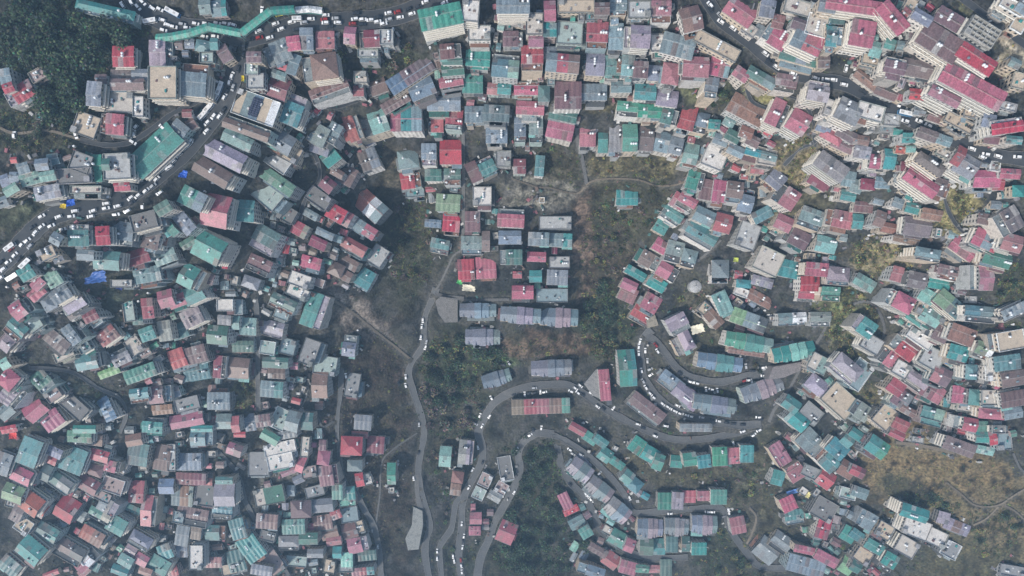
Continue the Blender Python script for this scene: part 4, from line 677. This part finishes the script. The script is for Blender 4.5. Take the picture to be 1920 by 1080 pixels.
# ---------------------------------------------------------------- vehicles
def car_mesh(c,L=4.4,Wd=1.85,Hh=1.5):
    b=MB(); x=L/2;y=Wd/2
    prof=[(-x,.35),(-x,.8),(-x+.12,.95),(-x+.35,1.42),(-.1*L,Hh),(.12*L,Hh-.04),(.27*L,.98),(x-.12,.85),(x,.6),(x,.35)]
    low=[(p[0],y if p[1]<1 else y*.8,p[1]) for p in prof]
    for i in range(len(prof)-1):
        a,d=low[i],low[i+1]; g=(i in(2,5))
        b.face([(a[0],-a[1],a[2]),(a[0],a[1],a[2]),(d[0],d[1],d[2]),(d[0],-d[1],d[2])],(0,0,0) if g else c,1 if g else 0)
    for s in(-1,1):
        f=[(-x,s*y,.35),(x,s*y,.35),(x,s*y,.6),(x-.12,s*y,.85),(.27*L,s*y,.98),(-x+.12,s*y,.95),(-x,s*y,.8)]; b.face(f if s<0 else f[::-1],c,0)
        f=[(-x+.12,s*y,.95),(.27*L,s*y,.98),(.12*L,s*y*.8,Hh-.04),(-.1*L,s*y*.8,Hh),(-x+.35,s*y*.8,1.42)]; b.face(f if s<0 else f[::-1],(0,0,0),1)
        for wx in(-L*.3,L*.3):
            n=8; f=[(wx+.32*math.cos(k*2*math.pi/n),s*(y+.02),.32+.32*math.sin(k*2*math.pi/n)) for k in range(n)]; b.face(f if s<0 else f[::-1],(.015,.015,.015),0)
    return b.mesh('car',[M_paint,M_glass])
CARC={'white':(.82,.83,.83),'silver':(.42,.44,.46),'dark':(.03,.035,.045),'red':(.3,.03,.03)}
CM={k:[car_mesh(c),car_mesh(c,4.5,1.85,1.75)] for k,c in CARC.items()}
def bus_mesh(c,L=9.,Wd=2.5,roof=(.75,.76,.76)):
    b=MB(); x,y=L/2,Wd/2
    b.box(-x,x,-y,y,.4,1.4,c,0,True); b.box(-x+.05,x-.1,-y+.04,y-.04,1.4,2.4,(0,0,0),1); b.box(-x,x-.05,-y,y,2.4,2.95,c,0,True,top=roof)
    b.box(-x+.8,-x+2.6,-.6,.6,2.95,3.15,(.4,.4,.4),0); b.box(1.0,2.4,-.5,.5,2.95,3.1,(.5,.5,.5),0)
    for s in(-1,1):
        for wx in(-L*.3,L*.33):
            f=[(wx+.48*math.cos(k*math.pi/5),s*(y+.02),.48+.48*math.sin(k*math.pi/5)) for k in range(10)]; b.face(f if s<0 else f[::-1],(.015,.015,.015),0)
    return b.mesh('bus',[M_paint,M_glass])
ALLR=np.concatenate([np.c_[q[:-1],np.arctan2(np.diff(q[:,1]),np.diff(q[:,0])),np.full(len(q)-1,i),D[:-1]] for i,(q,D,w,k,nm) in enumerate(RP) if w>=9])
def place(o,u,v,ang,lift=.55):
    D=gD(u,v)
    p=P3(u,v,D); e=4.; D2=gD(u+e*math.cos(ang),v+e*math.sin(ang)); f=(P3(u+e*math.cos(ang),v+e*math.sin(ang),D2)-p).normalized()
    n0=Vector((-math.sin(ang),math.cos(ang))); D3=gD(u+e*n0.x,v+e*n0.y); g=(P3(u+e*n0.x,v+e*n0.y,D3)-p).normalized()
    up=f.cross(g); up=up if up.z>0 else -up; up=(up+Vector((0,0,1.5))).normalized(); r=up.cross(f).normalized(); f=r.cross(up).normalized()
    o.matrix_world=Matrix.Translation(p+Vector((0,0,lift)))@Matrix((f,r,up)).transposed().to_4x4()
CARS=[]
for t in """46 5 w;41 86 w;224 66 d;232 11 w;270 6 w;288 17 w;302 19 w;306 39 w;316 48 w;309 58 w;306 239 w;255 240 w;254 252 w;244 256 w;251 267 w;145 254 w;30 254 w;148 26 w;328 52 w;344 47 w;369 46 w;388 46 w;409 45 w;425 46 w;438 48 w;385 70 w;405 70 w;428 66 w;444 92 w;457 104 w;436 116 w;437 142 w;433 154 w;439 165 w;428 170 w;423 182 w;410 156 w;391 186 w;402 219 w;390 231 w;378 246 w;359 266 w;488 72 w;518 46 w;528 56 w;559 39 w;571 44 w;612 30 w;609 38 w;611 44 w;630 36 w;634 44 w;493 20 w;470 76 d;448 131 d;421 208 d;514 59 d;666 37 w;681 38 w;662 46 w;680 47 d;709 34 d;709 42 w;720 46 w;730 38 w;746 24 w;751 34 w;766 19 w;773 27 w;786 14 d;834 7 w;1330 10 w;1331 20 d;1349 30 w;1350 42 w;1373 54 w;1434 102 w;1448 114 d;1440 118 w;1455 127 w;1486 140 w;1528 148 w;1546 150 w;1561 151 w;1581 160 w;1584 129 w;1721 228 w;1738 236 w;1762 240 w;1792 258 w;1660 198 d;1686 194 w;1660 153 w;296 336 w;289 349 w;276 358 w;260 368 w;247 372 w;250 380 d;268 385 w;240 395 w;300 361 w;202 371 w;201 382 w;201 391 w;222 387 w;219 401 w;176 396 w;172 406 w;143 396 w;136 406 w;112 407 w;97 416 w;99 424 w;81 425 w;69 437 w;55 451 w;59 462 w;31 478 w;38 486 d;19 491 w;9 505 w;4 521 w;317 315 w;120 429 w;349 278 w;337 291 w;326 304 w;320 314 w;358 270 w;1820 280 w;1846 290 w;1840 296 w;1869 294 w;1848 303 d;840 567 w;852 568 d;828 579 w;832 590 w;852 592 d;852 600 w;838 600 d;793 600 w;791 612 w;789 632 w;800 640 w;798 651 w;761 706 w;761 722 w;748 719 d;649 704 w;786 795 w;921 745 w;900 778 w;918 780 w;904 798 w;892 794 w;954 680 w;944 684 d;901 766 d;1002 727 w;984 738 w;992 736 d;1001 736 d;1013 734 w;1021 734 w;963 740 d;1070 733 w;1079 728 w;1088 723 w;1083 736 w;1108 737 w;1092 740 d;1120 762 w;1131 766 d;1150 764 w;1160 770 w;1196 795 w;1205 802 d;1197 649 w;1197 662 w;1200 639 w;1210 657 w;1229 647 w;1232 658 w;1214 676 w;1219 692 w;1220 702 w;1202 694 w;1205 714 w;1210 726 w;1219 738 w;1224 744 w;1242 757 w;1252 763 w;1262 769 w;1272 774 w;1270 760 w;1248 798 w;1015 801 w;999 805 d;1253 689 d;1274 700 d;1216 645 d;1199 675 d;1295 715 w;1305 718 w;1323 729 w;1333 729 w;1344 731 w;1398 686 w;1422 688 w;1431 688 w;1433 691 w;1444 694 w;1444 700 w;1431 704 w;1410 694 d;1442 706 w;1404 712 w;1409 718 w;1396 713 w;1474 701 w;1488 692 w;1480 698 d;1284 761 w;1284 777 w;1294 780 w;1315 782 w;1335 786 w;1346 789 w;1362 792 d;1374 794 d;1392 796 d;1421 781 w;1425 786 d;1422 806 w;1392 808 w;1285 710 d;994 815 w;970 841 w;965 848 w;980 899 w;964 922 w;1090 852 w;1074 850 w;1068 842 w;1124 886 w;1062 883 w;1068 908 d;1098 926 w;1102 930 w;1107 934 w;1090 951 w;1125 961 w;1180 933 w;1228 817 w;1256 962 w;1148 1030 w;1202 1051 w;1112 849 d;1129 1021 d;896 838 w;905 866 w;886 880 w;879 913 w;866 981 w;870 1004 w;868 1014 w;867 1025 w;864 1049 w;865 1060 w;866 1071 w;850 1042 w;820 1032 w;820 1046 w;709 1024 w;776 896 w;785 848 d;852 1051 w;1412 814 w;1326 959 w;1335 959 w;1365 955 w;1366 960 w;1374 830 w;1342 834 d;1402 828 d;1290 840 d;1369 970 d;581 1074 w""".split(';'):
    a=t.split(' '); CARS.append((int(a[0]),int(a[1]),a[2]))
CI=[]
_cr=random.Random(3)
for (q,D,w,k,nm) in RP[:4]:
    for _ in range(400):
        if len(CARS)>=322: break
        j=_cr.randrange(3,len(q)-3); t=q[j+1]-q[j-1]; t=t/np.hypot(*t); o=_cr.uniform(-.38,.38)*w; u,v=q[j]+np.array([-t[1],t[0]])*o
        if not(5<u<1915 and 5<v<1075) or min(math.hypot(u-c[0],v-c[1]) for c in CARS)<11: continue
        CARS.append((int(u),int(v),_cr.choice('wwwd')))
        if sum(1 for c in CARS[291:])>=(12,22,26,32)[[id(x[0]) for x in RP[:4]].index(id(q))]: break
for (u,v,c) in CARS:
    cn='dark' if c=='d' else random.choices(['white','silver','dark','red'],[80,12,5,3])[0]; CI.append((u,v,cn))
USED=set()
for i,(u,v,cn) in enumerate(CI):
    d=np.hypot(ALLR[:,0]-u,ALLR[:,1]-v); j=int(d.argmin()); ang=ALLR[j,2]
    onroad=d[j]<RP[int(ALLR[j,3])][2]/2+4
    if not onroad: ang=random.uniform(0,math.pi) if d[j]>30 else ang+random.choice((0,math.pi/2))
    if random.random()<.5: ang+=math.pi
    ang+=random.uniform(-.12,.12)
    o=link('parked_car',CM[cn][0 if random.random()<.6 else 1]); place(o,u,v,ang,.62)
    rk,dr,ln=where(i,CI,cn)
    lab=f"{cn} car, {rk} {cn} car {dr} the {ln}"
    tag(o,lab,'car','cars along the hill roads')
for (u,v,a,c,lab,L) in [(327,26,28,(.1,.3,.62),'blue bus at the top road left of the footbridge',9),(285,42,-10,(.7,.7,.7),'white bus standing across the road beside the dark wood',7.5),
 (1494,133,10,(.75,.75,.73),'white bus on the hill road between pink and lilac blocks',8),(1693,214,13,(.1,.3,.55),'bright blue bus on the hill road at right',8),
 (50,491,-45,(.7,.7,.7),'white bus on the lower side of the main road near left edge',8),(28,517,-35,(.72,.72,.72),'white bus nearest the left edge below the main road',8),
 (414,168,-68,(.3,.42,.6),'pale blue bus at the top of the parked bus row',8.5),(406,186,-62,(.5,.52,.6),'second bus from the top in the parked bus row',8.5),(396,202,-52,(.6,.62,.65),'third bus from the top in the parked bus row',8.5),(384,217,-48,(.7,.71,.72),'white bus at the bottom of the parked bus row',7),
 (24,463,-40,(.74,.74,.74),'long white truck on the upper side of the main road at left',7),(559,38,0,(.75,.75,.75),'white minibus on the top road right of the footbridge',5.5)]:
    o=link('bus',bus_mesh(c,L)); place(o,u,v,math.radians(a),.62); tag(o,lab,'bus')
# ---------------------------------------------------------------- trees and scrub
def crown_mesh(kind,seed,n=320):
    r=random.Random(seed); b=MB()
    base={'g':(.034,.058,.034),'o':(.09,.092,.04),'b':(.095,.08,.065),'y':(.15,.13,.05)}[kind]
    lobes=[(r.uniform(-.55,.55),r.uniform(-.55,.55),r.uniform(.5,1.5),r.uniform(.35,.65)) for _ in range(7)]+[(0,0,1.1,.7)]
    lb=[r.choice((.4,.7,1.2,2.2)) for _ in lobes]  # per-lobe brightness: lit and shaded clumps put into the leaf colour
    for k in range(n):
        li=r.randrange(len(lobes)); lx,ly,lz,lr=lobes[li]
        d=Vector((r.gauss(0,1),r.gauss(0,1),r.gauss(0,.8))).normalized()*lr*r.uniform(.55,1.08); c=Vector((lx,ly,lz))+d
        s=r.uniform(.07,.16); t=Vector((r.gauss(0,.6),r.gauss(0,.6),1)).normalized(); q=t.orthogonal().normalized(); w=t.cross(q)
        col=tuple(x*lb[li]*r.uniform(.6,1.5) for x in base)
        b.face([c+q*s,c+w*s*.8,c-q*s,c-w*s*.8],col)
    return b.mesh('crown',[M_leaf])
CR={k:[crown_mesh(k,i*7+ord(k)) for i in range(4)] for k in'goby'}
def trunk():
    b=MB(); b.cyl(0,0,-.6,.9,.06,(.1,.1,.1),n=6,r1=.035)
    for a in range(4):
        t=a*math.pi/2+.4; p0=Vector((0,0,.45+.1*a)); p1=Vector((math.cos(t)*.45,math.sin(t)*.45,1.05+.1*a)); n=Vector((-math.sin(t),math.cos(t),0))*.025; up=Vector((0,0,.03))
        b.face([p0-n,p0+n,p1+n*.4,p1-n*.4],(.1,.1,.1)); b.face([p0-up,p0+up,p1+up*.4,p1-up*.4],(.1,.1,.1))
    return b.mesh('trunk',[M_bark])
ME_tr=trunk()
FA=np.array([(f[0],f[1],f[6],f[7],f[3],f[4],f[5]) for f in FOOT])
def free(u,v,m=3):
    if rdist(u,v)<m: return False
    c,s=np.cos(FA[:,6]),np.sin(FA[:,6])
    for a,b in((0,1),(2,3)):
        du=u-FA[:,a]; dv=v-FA[:,b]
        if (((np.abs(du*c+dv*s)<FA[:,4]+m)&(np.abs(-du*s+dv*c)<FA[:,5]+m))).any(): return False
    return True
# (u,v,ru,rv,individual trees,extra bushes,kinds,crown radius m,place words)
TZ=[(130,60,130,60,46,60,'gggg',(4,7.5),'in the dark wood at the upper left corner'),(150,160,95,80,52,60,'gggg',(4,7.5),'in the lower part of the dark upper left wood'),(60,240,80,40,6,40,'gob',(2,3.5),'on the slope below the upper left wood'),(30,120,50,80,12,20,'gg',(3,5),'along the left edge by the upper left wood'),
(870,680,80,50,30,60,'ggog',(3,6.5),'in the thicket right of the ravine road'),(840,760,60,60,20,60,'ggbb',(3,6),'in the ravine bottom between the two roads'),(770,460,40,90,12,70,'gob',(2,4),'on the ravine head above the bend'),
(1140,600,50,70,24,50,'ggo',(3,6),'in the green gully left of the hairpin'),(1140,470,50,80,14,90,'gobb',(2,3.5),'on the scrubby gully below the lone teal house'),(1200,380,70,50,8,60,'gob',(1.8,3),'around the lone teal house'),
(1000,880,60,60,20,50,'ggg',(3.5,6.5),'in the wood inside the lower hairpin'),(1010,1010,90,70,30,70,'ggg',(3.5,7),'in the dark wood at the bottom centre'),(1370,1040,70,50,14,50,'ggo',(2.5,4),'in the wood at the bottom below the terrace'),(1350,900,90,40,8,70,'gob',(1.5,3),'on the bank below the colony terraces'),
(1590,600,50,60,10,30,'goy',(2,4),'in the clearing right of the pale green block'),(1660,480,60,40,6,30,'goyy',(2,3.5),'on the golden slope between brown and pink roofs'),(1790,400,35,40,6,20,'yoo',(1.5,3),'in the golden grass clearing at right'),(1500,310,40,50,4,25,'yoo',(1.5,3),'in the golden clearing beside the maroon roof'),
(1740,945,60,22,6,20,'gog',(2.5,4.5),'in the shaded hollow above the green block'),(1860,990,50,50,6,40,'goo',(2,3.5),'on the golden hillside at lower right'),(1780,880,140,50,0,90,'yoob',(1,2),'x'),(690,750,80,130,4,160,'bbo',(1.2,2.4),'on the brown slope left of the ravine road'),(700,930,70,120,4,120,'bbo',(1.2,2.4),'on the lower brown slope left of the ravine road'),
(840,1000,60,80,6,60,'gbo',(1.8,3),'between the lower ravine roads'),(850,880,50,60,8,50,'gbb',(2,3),'on the bank above the grey colony roofs'),(740,120,60,35,6,20,'gob',(2,3.5),'on the dark slope below the top road'),(450,740,25,30,3,10,'oy',(2.5,4),'in the small olive clearing'),(620,120,30,20,4,8,'go',(2,3.5),'behind the brown hall roof'),
(1440,950,60,80,2,60,'bob',(1.2,2.4),'on the bare spur below the pink double house'),(1620,700,60,80,4,40,'goy',(1.5,3),'beside the stepped rows at right'),(1190,310,90,25,3,50,'oby',(1.2,2.2),'beside the dirt track above the scrub'),(1310,610,45,80,4,40,'gob',(1.5,2.8),'around the cream canopy'),(1340,165,40,35,4,14,'go',(2,3.5),'beside the tall grey house at upper right'),
(1430,680,60,40,2,10,'go',(1.5,2.5),'inside the hairpin'),(1300,780,100,60,3,20,'go',(1.5,2.5),'between the colony blocks'),(1900,560,30,60,5,20,'go',(2,3.5),'on the shaded slope at the right edge'),(200,740,50,50,3,30,'gb',(1.5,2.5),'around the long blue shed'),(1050,310,50,50,3,40,'gob',(1.2,2.4),'on the slope left of the footpath'),
(480,1040,30,30,2,10,'go',(2,3),'among the lower left roofs'),(1600,1050,120,40,4,40,'gob',(1.5,3),'at the bottom right among the last houses'),(1010,660,90,25,3,40,'gbo',(1.3,2.4),'on the brown bank between the grey blocks'),(890,420,0,0,0,0,'g',(1,2),'x')]
bush=MB()
def add_bush(p,R,kind,r,nf=26):
    base={'g':(.042,.065,.028),'o':(.10,.105,.038),'b':(.085,.07,.055),'y':(.19,.17,.07)}[kind]; k0=r.choice((.45,.7,1.,1.5,2.1))
    for _ in range(nf):
        d=Vector((r.gauss(0,1),r.gauss(0,1),abs(r.gauss(0,.7)))).normalized()*r.uniform(.4,1.05)*R; c=p+d; s=R*r.uniform(.14,.3)
        t=Vector((r.gauss(0,.7),r.gauss(0,.7),1)).normalized(); q=t.orthogonal().normalized(); w=t.cross(q)
        bush.face([c+q*s,c+w*s*.8,c-q*s,c-w*s*.8],tuple(x*k0*r.uniform(.6,1.5) for x in base))
R_=random.Random(5); PLAN=[]; NT=0; CNTS={}
for (u0,v0,ru,rv,nt_,nb,ks,(ra,rb_),words) in TZ:
    k=0;tries=0
    while k<nt_ and tries<nt_*30:
        tries+=1; t=R_.uniform(0,2*math.pi); q=math.sqrt(R_.random()); u=u0+ru*q*math.cos(t); v=v0+rv*q*math.sin(t)
        if not free(u,v,4) or not(-10<u<1930 and -10<v<1090): continue
        k+=1; NT+=1; kd=R_.choice(ks); R=R_.uniform(ra,rb_); D=gD(u,v)
        PLAN.append((R,kd,P3(u,v,D),R_.uniform(0,6.28),R_.uniform(.9,1.3),words,R_.choice(CR[kd])))
    for _ in range(nb*(9 if (u0>1400 and v0<800) else 4)):
        t=R_.uniform(0,2*math.pi); q=math.sqrt(R_.random()); u=u0+ru*1.1*q*math.cos(t); v=v0+rv*1.1*q*math.sin(t)
        if not free(u,v,2): continue
        add_bush(P3(u,v,gD(u,v)),R_.uniform(ra,rb_)*.5,R_.choice(ks),R_)
for _ in range(9500):
    u,v=R_.uniform(-20,1940),R_.uniform(-20,1100)
    if not free(u,v,1): continue
    add_bush(P3(u,v,gD(u,v)),R_.uniform(.5,1.6),R_.choice('gobb' if u<1200 else 'goyb'),R_,12)
PLAN.sort(key=lambda p:-p[0]/(CZ-p[2].z))
for n_,(R,kd,P_,rz_,sz_,words,cm_) in enumerate(PLAN):
    if n_>=300: add_bush(P_+Vector((0,0,R*.5)),R,kd,R_,90); continue
    root=link('tree',None,None,P_,rz_); root.scale=(R,R,R*sz_)
    cn={'g':'dark green','o':'olive green','b':'bare brown','y':'yellowing'}[kd]
    tag(root,f"{cn} tree {words}",'tree',f"{cn} trees {words}")
    link('trunk',ME_tr,root); link('crown',cm_,root)
tag(link('scrub',bush.mesh('scrub',[M_leaf])),'low scrub and bushes scattered over the slopes','scrub',None,'stuff')
print('TREES',NT)
# rubble, drums, sheets and stacked stuff in the yards: uncountable litter
lit=MB()
for _ in range(9000):
    u,v=R_.uniform(0,1920),R_.uniform(0,1080)
    dh=np.hypot(FA[:,0]-u,FA[:,1]-v).min()
    if dh>26 or not free(u,v,-1): continue
    p=P3(u,v,gD(u,v)); a,b_,h=R_.uniform(.4,2.6),R_.uniform(.4,3.2),R_.uniform(.3,2.4); t=R_.uniform(0,3.14); c,s=math.cos(t),math.sin(t)
    col=R_.choice([(.25,.25,.24),(.12,.12,.13),(.4,.4,.4),(.18,.13,.11),(.07,.16,.15),(.3,.12,.14),(.55,.55,.53),(.2,.2,.22)]); n0=len(lit.v)
    lit.box(-a/2,a/2,-b_/2,b_/2,-1,h,col)
    for j in range(n0,len(lit.v)): x,y,z=lit.v[j]; lit.v[j]=(p.x+x*c-y*s,p.y+x*s+y*c,p.z+z)
for _ in range(420):
    u,v=R_.uniform(0,1920),R_.uniform(0,1080)
    if np.hypot(FA[:,0]-u,FA[:,1]-v).min()>30 or not free(u,v,0): continue
    p=P3(u,v,gD(u,v)); lit.cyl(p.x,p.y,p.z-1,p.z+1.6,.7,random.choice([(.75,.76,.77),(.75,.76,.77),(.03,.03,.03)]),n=8)
tag(link('yard_clutter',lit.mesh('yard_clutter',[M_conc])),'loose clutter, rubble and lean-to sheets between the houses','clutter',None,'stuff')
# ---------------------------------------------------------------- haze
zs=CZ-GD
hx=(abs(pts[:,0]).max())+50
hb=MB(); hb.box(-6000,6000,-6000,6000,zs.min()-1,CZ+5,(1,1,1),0,True); hm=bpy.data.materials.new('haze'); hm.use_nodes=True; t=hm.node_tree; t.nodes.clear()
ou=t.nodes.new('ShaderNodeOutputMaterial'); vo=t.nodes.new('ShaderNodeVolumePrincipled'); t.links.new(vo.outputs[0],ou.inputs['Volume'])
vo.inputs['Color'].default_value=(.46,.72,1,1); vo.inputs['Density'].default_value=HAZE=.00022; vo.inputs['Anisotropy'].default_value=.1
ho=link('haze',hb.mesh('haze',[hm])); tag(ho,kind='stuff')
print('OBJS',len(bpy.data.objects))
